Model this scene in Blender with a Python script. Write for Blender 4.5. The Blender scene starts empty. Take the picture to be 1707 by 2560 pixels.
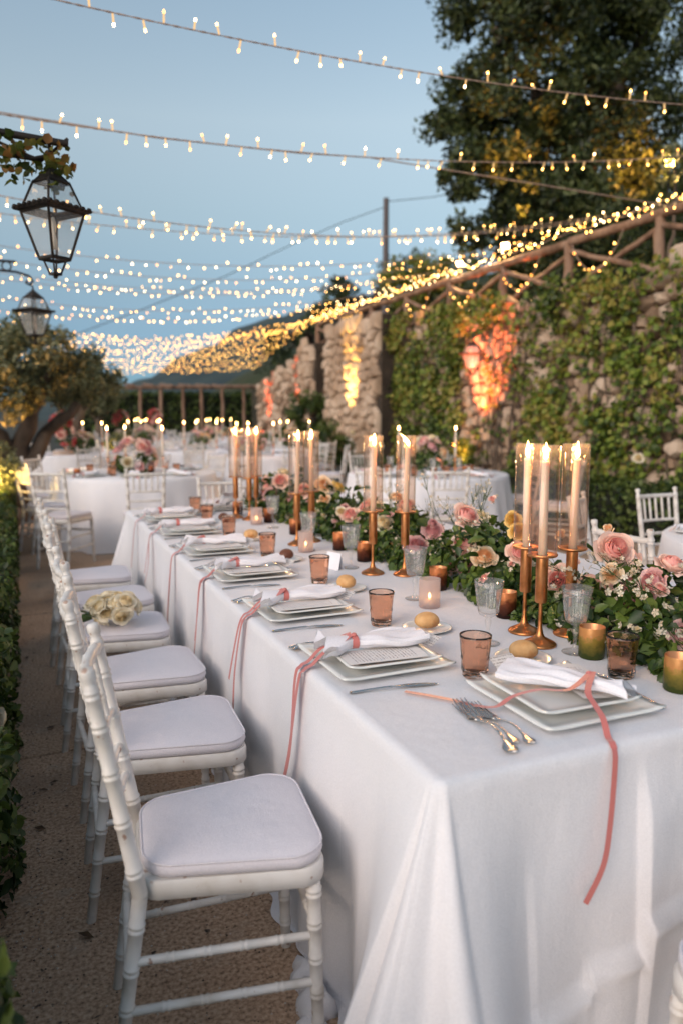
import bpy, math, random
import numpy as np
from mathutils import Vector, Matrix, Euler
rnd = random.Random(7); NR = np.random.RandomState(11)
PI = math.pi; rad = math.radians
sc = bpy.context.scene; COL = sc.collection
# ---------------------------------------------------------------- camera, world, sun, exposure
YAW, PITCH, CAMH = 23.08, 7.43, 1.41
cam = bpy.data.cameras.new('camera'); camo = bpy.data.objects.new('camera', cam); COL.objects.link(camo)
camo.location = (0, 0, CAMH); camo.rotation_euler = (rad(90 - PITCH), 0, rad(-YAW))
cam.sensor_fit = 'VERTICAL'; cam.sensor_height = 36.0; cam.lens = 36.0 * 1885 / 2560
cam.clip_start = 0.05; cam.clip_end = 2000
cam.dof.use_dof = True; cam.dof.focus_distance = 2.2; cam.dof.aperture_fstop = 2.0
sc.camera = camo
SUN_EL, SUN_AZ = 22.0, -60.0         # soft evening glow from behind the camera to the left (degrees from -Y)
world = bpy.data.worlds.new('World'); sc.world = world; world.use_nodes = True
nt = world.node_tree; nt.nodes.clear()
sky = nt.nodes.new('ShaderNodeTexSky'); sky.sky_type = 'NISHITA'; sky.sun_disc = False
sky.sun_elevation = rad(SUN_EL); sky.sun_rotation = rad(180 - SUN_AZ); sky.altitude = 50
sky.air_density = 1.0; sky.dust_density = 0.6; sky.ozone_density = 2.2
sky.air_density = 1.0; sky.dust_density = 1.0; sky.ozone_density = 1.5
# dusk: the sky darkens and greys towards the horizon all round
geo = nt.nodes.new('ShaderNodeTexCoord'); sxyz = nt.nodes.new('ShaderNodeSeparateXYZ'); rmp = nt.nodes.new('ShaderNodeValToRGB')
els = rmp.color_ramp.elements
DUSK = [(0.0, (0.389, 0.651, 1.054)), (0.05, (0.482, 0.762, 1.195)), (0.104, (0.684, 0.81, 0.984)), (0.15, (0.934, 0.969, 0.984)), (0.24, (1.673, 1.469, 1.208)), (0.34, (2.568, 2.064, 1.545)), (0.45, (2.568, 2.185, 1.686)), (1.0, (2.646, 2.304, 1.757))]
while len(els) < len(DUSK): els.new(.5)
for e_, (p_, c_) in zip(els, DUSK): e_.position = p_; e_.color = (*c_, 1)
mul = nt.nodes.new('ShaderNodeMix'); mul.data_type = 'RGBA'; mul.blend_type = 'MULTIPLY'; mul.inputs['Factor'].default_value = 1.0
bg = nt.nodes.new('ShaderNodeBackground'); bg.inputs['Strength'].default_value = 0.10
wo = nt.nodes.new('ShaderNodeOutputWorld')
nt.links.new(geo.outputs['Generated'], sxyz.inputs[0]); nt.links.new(sxyz.outputs[2], rmp.inputs[0])
nt.links.new(sky.outputs[0], mul.inputs['A']); nt.links.new(rmp.outputs[0], mul.inputs['B'])
nt.links.new(mul.outputs['Result'], bg.inputs[0]); nt.links.new(bg.outputs[0], wo.inputs[0])
sl = bpy.data.lights.new('sun', 'SUN'); sl.energy = 1.5; sl.angle = rad(50); sl.color = (1, .905, .90)
so = bpy.data.objects.new('sun', sl); COL.objects.link(so)
sd = Vector((math.sin(rad(SUN_AZ)) * math.cos(rad(SUN_EL)), -math.cos(rad(SUN_AZ)) * math.cos(rad(SUN_EL)), math.sin(rad(SUN_EL))))
so.rotation_euler = sd.to_track_quat('Z', 'Y').to_euler()
sc.view_settings.view_transform = 'Standard'; sc.view_settings.look = 'None'
sc.view_settings.exposure = 0.16; sc.view_settings.gamma = 1.0
cy = sc.cycles
cy.use_denoising = True; cy.max_bounces = 12; cy.transparent_max_bounces = 24; cy.transmission_bounces = 12
cy.diffuse_bounces = 3; cy.glossy_bounces = 4; cy.sample_clamp_indirect = 4.0; cy.caustics_reflective = False; cy.caustics_refractive = False
cy.use_adaptive_sampling = True; cy.adaptive_threshold = 0.02
# ---------------------------------------------------------------- mesh helpers
class G:
    def __init__(s): s.v = []; s.f = []; s.m = []; s.sm = []
    def add(s, vs, fs, mat=0, smooth=True):
        o = len(s.v); s.v.extend([tuple(p) for p in vs])
        for f in fs: s.f.append(tuple(i + o for i in f)); s.m.append(mat); s.sm.append(smooth)
        return s
    def box(s, c, d, mat=0, M=None, bev=0.0):
        x, y, z = [q / 2 for q in d]
        if bev:
            b = bev; vs = []; 
            for (sx, sy) in ((-1, -1), (1, -1), (1, 1), (-1, 1)):
                for zz, k in ((-z, b), (-z + b, 0), (z - b, 0), (z, b)): vs.append(Vector((sx * (x - k), sy * (y - k), zz)))
            fs = [(0, 12, 8, 4), (3, 7, 11, 15)]
            for i in range(4):
                j = (i + 1) % 4
                for k in range(3): fs.append((i * 4 + k, j * 4 + k, j * 4 + k + 1, i * 4 + k + 1))
        else:
            vs = [Vector((i, j, k)) for k in (-z, z) for j in (-y, y) for i in (-x, x)]
            fs = [(0, 2, 3, 1), (4, 5, 7, 6), (0, 1, 5, 4), (2, 6, 7, 3), (0, 4, 6, 2), (1, 3, 7, 5)]
        if M is not None: vs = [M @ p for p in vs]
        c = Vector(c); return s.add([p + c for p in vs], fs, mat, False)
    def tube(s, pts, r, seg=8, mat=0, cap=True, closed=False, flat=1.0):
        P = [Vector(p) for p in pts]; n = len(P)
        R = [r] * n if isinstance(r, (int, float)) else list(r)
        T = []
        for i in range(n):
            a = P[(i - 1) % n] if closed else P[max(i - 1, 0)]; b = P[(i + 1) % n] if closed else P[min(i + 1, n - 1)]
            t = b - a; T.append(t.normalized() if t.length > 1e-9 else Vector((0, 0, 1)))
        u = T[0].cross(Vector((0, 0, 1)) if abs(T[0].z) < .9 else Vector((1, 0, 0))).normalized()
        vs = []; fs = []
        for i in range(n):
            u = (u - T[i] * u.dot(T[i])).normalized(); w = T[i].cross(u)
            for k in range(seg):
                a = 2 * PI * k / seg; vs.append(P[i] + (u * math.cos(a) + w * math.sin(a) * flat) * R[i])
        m = n if closed else n - 1
        for i in range(m):
            for k in range(seg):
                k2 = (k + 1) % seg; j = (i + 1) % n
                fs.append((i * seg + k, i * seg + k2, j * seg + k2, j * seg + k))
        s.add(vs, fs, mat)
        if cap and not closed:
            s.add(vs[:seg], [tuple(range(seg - 1, -1, -1))], mat, False); s.add(vs[-seg:], [tuple(range(seg))], mat, False)
        return s
    def lathe(s, prof, seg=20, c=(0, 0, 0), mat=0, smooth=True, flute=0, famp=0.0, frange=None):
        vs = []; fs = []; n = len(prof)
        for (r, z) in prof:
            for k in range(seg):
                a = 2 * PI * k / seg; rr = r
                if flute and frange and frange[0] <= z <= frange[1]: rr = r * (1 + famp * math.cos(flute * a))
                vs.append((c[0] + rr * math.cos(a), c[1] + rr * math.sin(a), c[2] + z))
        for i in range(n - 1):
            for k in range(seg):
                k2 = (k + 1) % seg; fs.append((i * seg + k, i * seg + k2, (i + 1) * seg + k2, (i + 1) * seg + k))
        return s.add(vs, fs, mat, smooth)
    def grid(s, fn, nu, nv, mat=0, smooth=True):
        vs = [fn(i / nu, j / nv) for j in range(nv + 1) for i in range(nu + 1)]; w = nu + 1
        return s.add(vs, [(j * w + i, j * w + i + 1, (j + 1) * w + i + 1, (j + 1) * w + i) for j in range(nv) for i in range(nu)], mat, smooth)
    def ell(s, c, r, seg=12, rings=8, mat=0, fn=None):
        vs = []; fs = []
        for j in range(rings + 1):
            t = PI * j / rings
            for k in range(seg):
                a = 2 * PI * k / seg; p = Vector((math.sin(t) * math.cos(a), math.sin(t) * math.sin(a), math.cos(t)))
                q = fn(p) if fn else 1.0
                vs.append((c[0] + r[0] * p.x * q, c[1] + r[1] * p.y * q, c[2] + r[2] * p.z * q))
        for j in range(rings):
            for k in range(seg):
                k2 = (k + 1) % seg; fs.append((j * seg + k, (j + 1) * seg + k, (j + 1) * seg + k2, j * seg + k2))
        return s.add(vs, fs, mat)
    def merge(s, me, M=None, mat=None):
        vs = [(M @ v.co if M is not None else v.co.copy()) for v in me.vertices]; o = len(s.v)
        s.v.extend([tuple(p) for p in vs])
        for p in me.polygons:
            s.f.append(tuple(i + o for i in p.vertices)); s.m.append(p.material_index if mat is None else mat); s.sm.append(p.use_smooth)
        return s
    def mesh(s, name, *mats):
        me = bpy.data.meshes.new(name); me.from_pydata(s.v, [], s.f)
        me.polygons.foreach_set('material_index', s.m); me.polygons.foreach_set('use_smooth', s.sm)
        for m in mats: me.materials.append(m)
        me.update(); return me
def ob(name, me, parent=None, loc=(0, 0, 0), rot=(0, 0, 0), scale=None, label=None, cat=None, group=None, kind=None):
    o = bpy.data.objects.new(name, me); COL.objects.link(o); o.location = loc; o.rotation_euler = rot
    if scale is not None: o.scale = (scale,) * 3 if isinstance(scale, (int, float)) else scale
    if parent is not None: o.parent = parent
    if label: o['label'] = label
    if cat: o['category'] = cat
    if group: o['group'] = group
    if kind: o['kind'] = kind
    return o
def thing(name, label, cat, loc=(0, 0, 0), rot=0.0, group=None):
    return ob(name, None, None, loc, (0, 0, rot) if isinstance(rot, (int, float)) else rot, None, label, cat, group)
def dup(root, loc, rot, label=None, group=None, scale=None):
    def cp(o, par):
        c = o.copy(); COL.objects.link(c)
        if par is not None: c.parent = par
        for ch in KIDS.get(o.name, []): cp(ch, c)
        return c
    r = cp(root, None); r.location = loc; r.rotation_euler = (0, 0, rot) if isinstance(rot, (int, float)) else rot
    if label: r['label'] = label
    if group: r['group'] = group
    if scale: r.scale = (scale,) * 3 if isinstance(scale, (int, float)) else scale
    return r
KIDS = {}
def index_kids(root):
    for c in [o for o in COL.objects if o.parent is root]:
        KIDS.setdefault(root.name, []).append(c); index_kids(c)
class Kit:
    """a thing made of named meshes, made first time and copied afterwards"""
    def __init__(s, name, cat, parts): s.name = name; s.cat = cat; s.parts = parts; s.root = None
    def put(s, loc, rot, label, group=None, scale=None):
        if s.root is None:
            r = thing(s.name, label, s.cat, loc, rot, group); made = {}
            for p in s.parts:
                nm, me = p[0], p[1]; par = made[p[2]] if len(p) > 2 and p[2] is not None else r
                o = ob(nm, me, par)
                if len(p) > 3: o.location = p[3]
                made.setdefault(nm, o); KIDS.setdefault(par.name, []).append(o)
            if scale: r.scale = (scale,) * 3 if isinstance(scale, (int, float)) else scale
            s.root = r; return r
        return dup(s.root, loc, rot, label, group, scale)
def rawmesh(name, V, F, mat, smooth=False):
    me = bpy.data.meshes.new(name); nv, nf = len(V), len(F); k = F.shape[1]
    me.vertices.add(nv); me.vertices.foreach_set('co', np.asarray(V, np.float32).ravel())
    me.loops.add(nf * k); me.loops.foreach_set('vertex_index', np.asarray(F, np.int32).ravel())
    me.polygons.add(nf); me.polygons.foreach_set('loop_start', np.arange(0, nf * k, k, dtype=np.int32))
    try: me.polygons.foreach_set('loop_total', np.full(nf, k, np.int32))
    except Exception: pass
    if smooth: me.polygons.foreach_set('use_smooth', np.ones(nf, bool))
    me.update(calc_edges=True)
    for m in (mat if isinstance(mat, (list, tuple)) else [mat]): me.materials.append(m)
    return me
def leaves(name, pos, size, mat, normal=None, spread=1.0, wid=.5, jit=.35, shape=1):
    """a cloud of folded leaves: a diamond of two triangles each (shape 2: four triangles, rounder)"""
    n = len(pos); pos = np.asarray(pos)
    d = NR.normal(size=(n, 3)); d /= np.linalg.norm(d, axis=1)[:, None]
    if normal is None: nn = NR.normal(size=(n, 3))
    else: nn = np.asarray(normal) + NR.normal(size=(n, 3)) * spread * .5
    nn /= np.linalg.norm(nn, axis=1)[:, None]
    d = d - nn * np.sum(d * nn, axis=1)[:, None]; d /= np.linalg.norm(d, axis=1)[:, None] + 1e-9
    w = np.cross(nn, d); sz = (size * (1 + NR.uniform(-jit, jit, n)))[:, None]
    b = pos - d * sz * .5; t = pos + d * sz * .5
    if shape == 1:
        l = pos + w * sz * wid * .5 + nn * sz * .08; r = pos - w * sz * wid * .5 + nn * sz * .08
        V = np.stack([b, l, t, r], 1).reshape(-1, 3); i = np.arange(n)[:, None] * 4
        F = np.concatenate([i + [[0, 2, 1]], i + [[0, 3, 2]]])
    else:
        p1, p2 = b + d * sz * .3, b + d * sz * .68
        l1 = p1 + w * sz * wid * .5 + nn * sz * .1; r1 = p1 - w * sz * wid * .5 + nn * sz * .1
        l2 = p2 + w * sz * wid * .42 + nn * sz * .06; r2 = p2 - w * sz * wid * .42 + nn * sz * .06
        t = t - nn * sz * .12
        V = np.stack([b, l1, l2, t, r2, r1], 1).reshape(-1, 3); i = np.arange(n)[:, None] * 6
        F = np.concatenate([i + [[0, 3, 1]], i + [[1, 3, 2]], i + [[0, 5, 3]], i + [[5, 4, 3]]])
    return rawmesh(name, V, F, mat)
def clumps(n, centre, radii, nclump, cr, shell=.55):
    """points in clumps spread through an ellipsoid, more of them near its surface"""
    c = NR.normal(size=(nclump, 3)); c /= np.linalg.norm(c, axis=1)[:, None]
    c *= (shell + (1 - shell) * NR.uniform(0, 1, nclump) ** .6)[:, None]
    c = c * np.array(radii) + np.array(centre); k = NR.randint(0, nclump, n)
    o = NR.normal(size=(n, 3)); o /= np.linalg.norm(o, axis=1)[:, None]; o *= NR.uniform(.1, 1, n)[:, None] ** .5
    return c[k] + o * cr * NR.uniform(.6, 1.2, nclump)[k][:, None]
# ---------------------------------------------------------------- materials
def mat(name, col=(.8, .8, .8), rough=.5, metal=0.0, **kw):
    m = bpy.data.materials.new(name); m.use_nodes = True; b = m.node_tree.nodes['Principled BSDF']
    b.inputs['Base Color'].default_value = (*col, 1); b.inputs['Roughness'].default_value = rough; b.inputs['Metallic'].default_value = metal
    for k, v in kw.items():
        key = k.replace('_', ' ')
        for nm in b.inputs.keys():
            if nm.lower() == key.lower(): b.inputs[nm].default_value = v if not isinstance(v, tuple) or len(v) == 4 else (*v, 1)
    return m
def N(m, t, **kw):
    n = m.node_tree.nodes.new(t)
    for k, v in kw.items():
        if hasattr(n, k): setattr(n, k, v)
        else: n.inputs[k.replace('_', ' ')].default_value = v
    return n
def L(m, a, b): m.node_tree.links.new(a, b)
def bsdf(m): return m.node_tree.nodes['Principled BSDF']
def noisecol(m, cols, scale=8.0, detail=4.0, coord='Object', bump=0.0, bscale=None, bdist=.01, rnd_island=0.0, pos=None, stretch=None):
    """noise ramp into the base colour, optional bump"""
    tc = N(m, 'ShaderNodeTexCoord'); src = tc.outputs[coord]
    if stretch:
        mp = N(m, 'ShaderNodeMapping'); mp.inputs['Scale'].default_value = stretch; L(m, src, mp.inputs[0]); src = mp.outputs[0]
    no = N(m, 'ShaderNodeTexNoise'); no.inputs['Scale'].default_value = scale; no.inputs['Detail'].default_value = detail
    L(m, src, no.inputs['Vector'])
    cr = N(m, 'ShaderNodeValToRGB'); e = cr.color_ramp.elements
    ps = pos or [.3 + .4 * i / max(1, len(cols) - 1) for i in range(len(cols))]
    while len(e) < len(cols): e.new(.5)
    for i, c in enumerate(cols): e[i].position = ps[i]; e[i].color = (*c, 1)
    fac = no.outputs['Fac']
    if rnd_island:
        ge = N(m, 'ShaderNodeNewGeometry'); ma = N(m, 'ShaderNodeMath', operation='MULTIPLY_ADD')
        ma.inputs[1].default_value = rnd_island; L(m, ge.outputs['Random Per Island'], ma.inputs[0])
        mb = N(m, 'ShaderNodeMath', operation='SUBTRACT'); mb.inputs[1].default_value = rnd_island / 2
        L(m, no.outputs['Fac'], ma.inputs[2]); L(m, ma.outputs[0], mb.inputs[0]); fac = mb.outputs[0]
    L(m, fac, cr.inputs[0]); L(m, cr.outputs[0], bsdf(m).inputs['Base Color'])
    if bump:
        nb = N(m, 'ShaderNodeTexNoise'); nb.inputs['Scale'].default_value = bscale or scale * 3; nb.inputs['Detail'].default_value = 5
        L(m, src, nb.inputs['Vector']); bp = N(m, 'ShaderNodeBump'); bp.inputs['Strength'].default_value = bump; bp.inputs['Distance'].default_value = bdist
        L(m, nb.outputs['Fac'], bp.inputs['Height']); L(m, bp.outputs[0], bsdf(m).inputs['Normal'])
    return m
def emis(name, col, st, sample='AUTO'):
    m = bpy.data.materials.new(name); m.use_nodes = True; t = m.node_tree; t.nodes.clear()
    e = t.nodes.new('ShaderNodeEmission'); e.inputs[0].default_value = (*col, 1); e.inputs[1].default_value = st
    o = t.nodes.new('ShaderNodeOutputMaterial'); t.links.new(e.outputs[0], o.inputs[0]); m.cycles.emission_sampling = sample
    return m
def leafmat(name, cols, scale=1.5, isl=.5, rough=.55, trans=.25):
    m = noisecol(mat(name, rough=rough), cols, scale=scale, detail=2, rnd_island=isl)
    tr = N(m, 'ShaderNodeBsdfTranslucent'); mx = N(m, 'ShaderNodeMixShader'); mx.inputs[0].default_value = trans
    ramp = [n for n in m.node_tree.nodes if n.type == 'VALTORGB'][0]
    out = m.node_tree.nodes['Material Output']; L(m, ramp.outputs[0], tr.inputs[0])
    L(m, bsdf(m).outputs[0], mx.inputs[1]); L(m, tr.outputs[0], mx.inputs[2]); L(m, mx.outputs[0], out.inputs[0])
    return m
def thinglass(name, tint=(1, 1, 1), rough=.02, refl=1.0, milk=0.0):
    m = bpy.data.materials.new(name); m.use_nodes = True; t = m.node_tree; t.nodes.clear()
    tr = t.nodes.new('ShaderNodeBsdfTransparent'); tr.inputs[0].default_value = (*tint, 1)
    gl = t.nodes.new('ShaderNodeBsdfGlossy'); gl.inputs['Roughness'].default_value = rough
    lw = t.nodes.new('ShaderNodeLayerWeight'); lw.inputs[0].default_value = .5
    pw = t.nodes.new('ShaderNodeMath'); pw.operation = 'POWER'; pw.inputs[1].default_value = 3.5
    mu = t.nodes.new('ShaderNodeMath'); mu.operation = 'MULTIPLY_ADD'; mu.inputs[1].default_value = .55 * refl; mu.inputs[2].default_value = .04 * refl
    mx = t.nodes.new('ShaderNodeMixShader'); o = t.nodes.new('ShaderNodeOutputMaterial')
    t.links.new(lw.outputs['Facing'], pw.inputs[0]); t.links.new(pw.outputs[0], mu.inputs[0]); t.links.new(mu.outputs[0], mx.inputs[0]); t.links.new(tr.outputs[0], mx.inputs[1]); t.links.new(gl.outputs[0], mx.inputs[2]); t.links.new(mx.outputs[0], o.inputs[0])
    if milk:      # white diffuse mixed evenly in, standing in for glints and pale shine
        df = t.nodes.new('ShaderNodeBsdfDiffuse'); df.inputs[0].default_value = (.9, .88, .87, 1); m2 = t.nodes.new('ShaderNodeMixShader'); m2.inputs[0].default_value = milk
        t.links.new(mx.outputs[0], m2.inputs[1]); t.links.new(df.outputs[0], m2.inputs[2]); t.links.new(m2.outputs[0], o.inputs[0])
    return m
def frosted(name):
    m = bpy.data.materials.new(name); m.use_nodes = True; t = m.node_tree; t.nodes.clear()
    tr = t.nodes.new('ShaderNodeBsdfTransparent'); tr.inputs[0].default_value = (.97, .92, .90, 1); tl_ = t.nodes.new('ShaderNodeBsdfTranslucent'); tl_.inputs[0].default_value = (.92, .82, .79, 1)
    df = t.nodes.new('ShaderNodeBsdfPrincipled'); df.inputs['Base Color'].default_value = (.80, .71, .70, 1); df.inputs['Roughness'].default_value = .3
    m1 = t.nodes.new('ShaderNodeMixShader'); m1.inputs[0].default_value = .4; m2 = t.nodes.new('ShaderNodeMixShader'); m2.inputs[0].default_value = .42; o = t.nodes.new('ShaderNodeOutputMaterial')
    t.links.new(tl_.outputs[0], m1.inputs[1]); t.links.new(df.outputs[0], m1.inputs[2]); t.links.new(tr.outputs[0], m2.inputs[1]); t.links.new(m1.outputs[0], m2.inputs[2]); t.links.new(m2.outputs[0], o.inputs[0]); return m
M = {}
def clothmat(name, col):
    m = mat(name, col, .85, Sheen_Weight=.15); tc = N(m, 'ShaderNodeTexCoord'); prev = None
    for sc_, de, st, di, stretch in ((5, 2, .35, .022, (1, 1, 1)), (30, 5, .26, .007, (1, 1, .6)), (430, 2, .45, .003, (1, 1, 1))):
        mp = N(m, 'ShaderNodeMapping'); mp.inputs['Scale'].default_value = stretch; L(m, tc.outputs['Object'], mp.inputs[0])
        nz = N(m, 'ShaderNodeTexNoise'); nz.inputs['Scale'].default_value = sc_; nz.inputs['Detail'].default_value = de; L(m, mp.outputs[0], nz.inputs['Vector'])
        bp = N(m, 'ShaderNodeBump'); bp.inputs['Strength'].default_value = st; bp.inputs['Distance'].default_value = di; L(m, nz.outputs['Fac'], bp.inputs['Height'])
        if prev: L(m, prev.outputs[0], bp.inputs['Normal'])
        prev = bp
    L(m, prev.outputs[0], bsdf(m).inputs['Normal'])
    th = N(m, 'ShaderNodeTexNoise'); th.inputs['Scale'].default_value = 240; th.inputs['Detail'].default_value = 3; L(m, tc.outputs['Object'], th.inputs['Vector'])
    r_ = N(m, 'ShaderNodeValToRGB'); e = r_.color_ramp.elements; e[0].position = .25; e[1].position = .75
    e[0].color = (*[c * .93 for c in col], 1); e[1].color = (*[min(.92, c * 1.035) for c in col], 1); L(m, th.outputs['Fac'], r_.inputs[0]); L(m, r_.outputs[0], bsdf(m).inputs['Base Color']); return m
M['cloth'] = clothmat('white_linen', (.79, .78, .81))
M['cushion'] = clothmat('cushion_fabric', (.74, .70, .745))
M['napkin'] = clothmat('napkin_linen', (.84, .82, .86))
M['paint'] = noisecol(mat('white_paint', rough=.42), [(.50, .45, .39), (.68, .64, .60), (.74, .71, .68)], scale=14, pos=[.25, .42, .6], bump=.15, bscale=60, bdist=.003)
M['ribbon'] = mat('dusty_pink_ribbon', (.58, .17, .15), .4, Sheen_Weight=.3)
M['china'] = mat('white_china', (.80, .80, .77), .16, Coat_Weight=.4)
M['copper'] = noisecol(mat('aged_copper', rough=.34, metal=1.0), [(.36, .13, .045), (.66, .27, .10), (.76, .36, .16)], scale=18, bump=.08, bscale=90, bdist=.002)
M['wax'] = mat('ivory_wax', (.80, .66, .52), .5, Subsurface_Weight=.3, Subsurface_Scale=.02)
M['wick'] = mat('wick', (.02, .018, .015), .9)
M['flame'] = emis('candle_flame', (1, .56, .18), 60)
M['tea'] = emis('tealight_flame', (1, .55, .2), 18)
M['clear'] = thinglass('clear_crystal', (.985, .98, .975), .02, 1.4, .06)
M['amber'] = mat('amber_pressed_glass', (.93, .66, .52), .03, Transmission_Weight=1.0, IOR=1.35)
M['chimney'] = thinglass('glow_tinted_glass', (.985, .92, .87), .03, 1.1, .012)  # clear glass; the flame's peach glow is put into its tint
M['pane'] = thinglass('lantern_pane', (.93, .93, .92), .05, 1.2, .16)
M['frost'] = frosted('frosted_glass')
M['bread'] = noisecol(mat('bread_crust', rough=.6), [(.60, .30, .10), (.74, .45, .20), (.54, .22, .06)], scale=22, bump=.3, bscale=60, bdist=.003)
M['darkbread'] = noisecol(mat('dark_bread_crust', rough=.6), [(.10, .03, .015), (.17, .06, .03)], scale=20, bump=.3, bscale=60, bdist=.003)
M['silver'] = mat('silver_plate', (.62, .60, .58), .2, 1.0)
M['iron'] = noisecol(mat('wrought_iron', rough=.6, metal=.6), [(.018, .016, .015), (.05, .038, .03)], scale=12)
M['wood'] = noisecol(mat('weathered_log', rough=.85), [(.10, .055, .032), (.22, .13, .085), (.30, .20, .14)], scale=6, stretch=(1, 1, .25), bump=.5, bscale=16, bdist=.02)
M['bark'] = noisecol(mat('olive_bark', rough=.95), [(.035, .024, .017), (.10, .07, .05), (.16, .12, .09)], scale=5, stretch=(1, 1, .35), bump=.8, bscale=9, bdist=.05)
M['stone'] = noisecol(mat('rubble_stone', rough=.9), [(.19, .125, .08), (.38, .265, .18), (.52, .40, .30)], scale=1.6, rnd_island=.75, bump=.5, bscale=14, bdist=.03)
M['mortar'] = noisecol(mat('wall_mortar', rough=.95), [(.025, .018, .012), (.06, .042, .03)], scale=6, bump=.5)
M['ivy'] = leafmat('ivy_leaf', [(.035, .062, .008), (.12, .175, .018), (.20, .26, .032), (.30, .25, .05)], 1.2, .5)
M['treeleaf'] = leafmat('tree_leaf', [(.016, .026, .008), (.045, .066, .017), (.10, .120, .032)], .5, .5)
M['olive'] = leafmat('olive_leaf', [(.07, .082, .035), (.17, .185, .085), (.27, .27, .15)], .8, .5)
M['hedge'] = leafmat('hedge_leaf', [(.020, .040, .008), (.055, .092, .016), (.115, .155, .03)], 3, .5)
M['green'] = leafmat('bouquet_leaf', [(.020, .046, .010), (.055, .105, .018), (.13, .19, .035)], 9, .6, .4)
M['stem'] = mat('flower_stem', (.05, .09, .02), .5)
M['babys'] = leafmat('small_cream_petal', [(.62, .50, .34), (.74, .64, .48), (.80, .74, .62)], 12, .5, .6)
def petal(name, a, b):
    return leafmat(name, [a, b], 14, .35, .55, .34)
PET = {'pink': (petal('pink_petal', (.95, .46, .42), (.96, .60, .54)), petal('pale_pink_petal', (.96, .66, .57), (.97, .78, .67))),
       'peach': (petal('peach_petal', (.95, .58, .30), (.96, .68, .42)), petal('pale_peach_petal', (.96, .74, .50), (.97, .82, .63))),
       'white': (petal('cream_petal', (.93, .78, .50), (.94, .84, .60)), petal('white_petal', (.94, .85, .66), (.95, .90, .76))),
       'mauve': (petal('mauve_petal', (.76, .36, .38), (.84, .48, .48)), petal('pale_mauve_petal', (.84, .52, .52), (.90, .64, .62))),
       'yellow': (petal('yellow_petal', (.84, .52, .10), (.88, .62, .18)), petal('pale_yellow_petal', (.88, .64, .22), (.90, .72, .34))),
       'red': (petal('red_petal', (.48, .04, .04), (.62, .10, .10)), petal('coral_petal', (.66, .14, .13), (.75, .26, .24)))}
M['gravel'] = noisecol(mat('washed_gravel', rough=.95), [(.20, .13, .085), (.48, .32, .215), (.62, .46, .33)], scale=90, detail=6, bump=.6, bscale=160, bdist=.006)
def overlay(m, scale, lo, hi, col, detail=6, stretch=None):
    """blend a second colour in where a noise is high: stains, chips, worn patches"""
    lk = [l for l in m.node_tree.links if l.to_socket == bsdf(m).inputs['Base Color']][0]; src = lk.from_socket
    tc = N(m, 'ShaderNodeTexCoord'); no = N(m, 'ShaderNodeTexNoise'); no.inputs['Scale'].default_value = scale; no.inputs['Detail'].default_value = detail; L(m, tc.outputs['Object'], no.inputs['Vector'])
    mr = N(m, 'ShaderNodeMapRange'); mr.inputs['From Min'].default_value = lo; mr.inputs['From Max'].default_value = hi; L(m, no.outputs['Fac'], mr.inputs['Value'])
    mx = N(m, 'ShaderNodeMix', data_type='RGBA'); L(m, mr.outputs[0], mx.inputs['Factor']); L(m, src, mx.inputs['A']); mx.inputs['B'].default_value = (*col, 1); L(m, mx.outputs['Result'], bsdf(m).inputs['Base Color'])
overlay(M['gravel'], 1.3, .48, .78, (.13, .095, .07)); overlay(M['gravel'], 7, .60, .80, (.42, .33, .25)); overlay(M['gravel'], 26, .66, .72, (.06, .045, .035), 3)
overlay(M['paint'], 34, .655, .70, (.40, .26, .20), 5); overlay(M['paint'], 5, .5, .8, (.60, .54, .47), 3)
overlay(M['bread'], 9, .45, .7, (.36, .14, .04), 4)
M['soil'] = noisecol(mat('garden_soil', rough=1), [(.02, .02, .012), (.05, .042, .025)], scale=2)
M['bulbtip'] = emis('warm_led', (1, .52, .12), 14, 'AUTO')
M['bulbbody'] = emis('led_sleeve', (1, .60, .25), 1.1, 'NONE')
M['bulbwhite'] = emis('cool_led', (1, .70, .34), 15, 'AUTO')
M['bulbdim'] = emis('amber_led', (1, .40, .07), 8, 'AUTO')
M['golden'] = emis('golden_led', (1, .50, .10), 9, 'AUTO'); M['cord'] = mat('clear_cord', (.42, .29, .22), .5)
# ---------------------------------------------------------------- the setting
def structure(name, me, **k): return ob(name, me, kind='structure', **k)
g = G(); g.add([(-160, -40, -.03), (160, -40, -.03), (160, 260, -.03), (-160, 260, -.03)], [(0, 1, 2, 3)]); structure('ground', g.mesh('ground', M['soil']))
path = structure('path', (lambda g: (g.add([(-.25, -4, -.02), (7.0, -4, -.02), (7.0, 24, -.02), (-.25, 24, -.02)], [(0, 1, 2, 3)]), g.mesh('path', M['gravel']))[1])(G()))
ys = [-3.96, -1.56, .83, 3.23, 5.64, 8.04, 10.44, 12.84, 15.24, 17.64, 20.04, 22.44]
for i in range(len(ys) - 1):
    for x0, x1 in ((-.24, 2.16), (2.17, 4.57), (4.58, 6.98)):
        gg = G().box(((x0 + x1) / 2, (ys[i] + ys[i + 1]) / 2, -.006), (x1 - x0 - .012, ys[i + 1] - ys[i] - .014, .012 + .001 * (i % 3)), bev=.004)
        ob('paving_slab', gg.mesh('paving_slab', M['gravel']), path)
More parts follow.
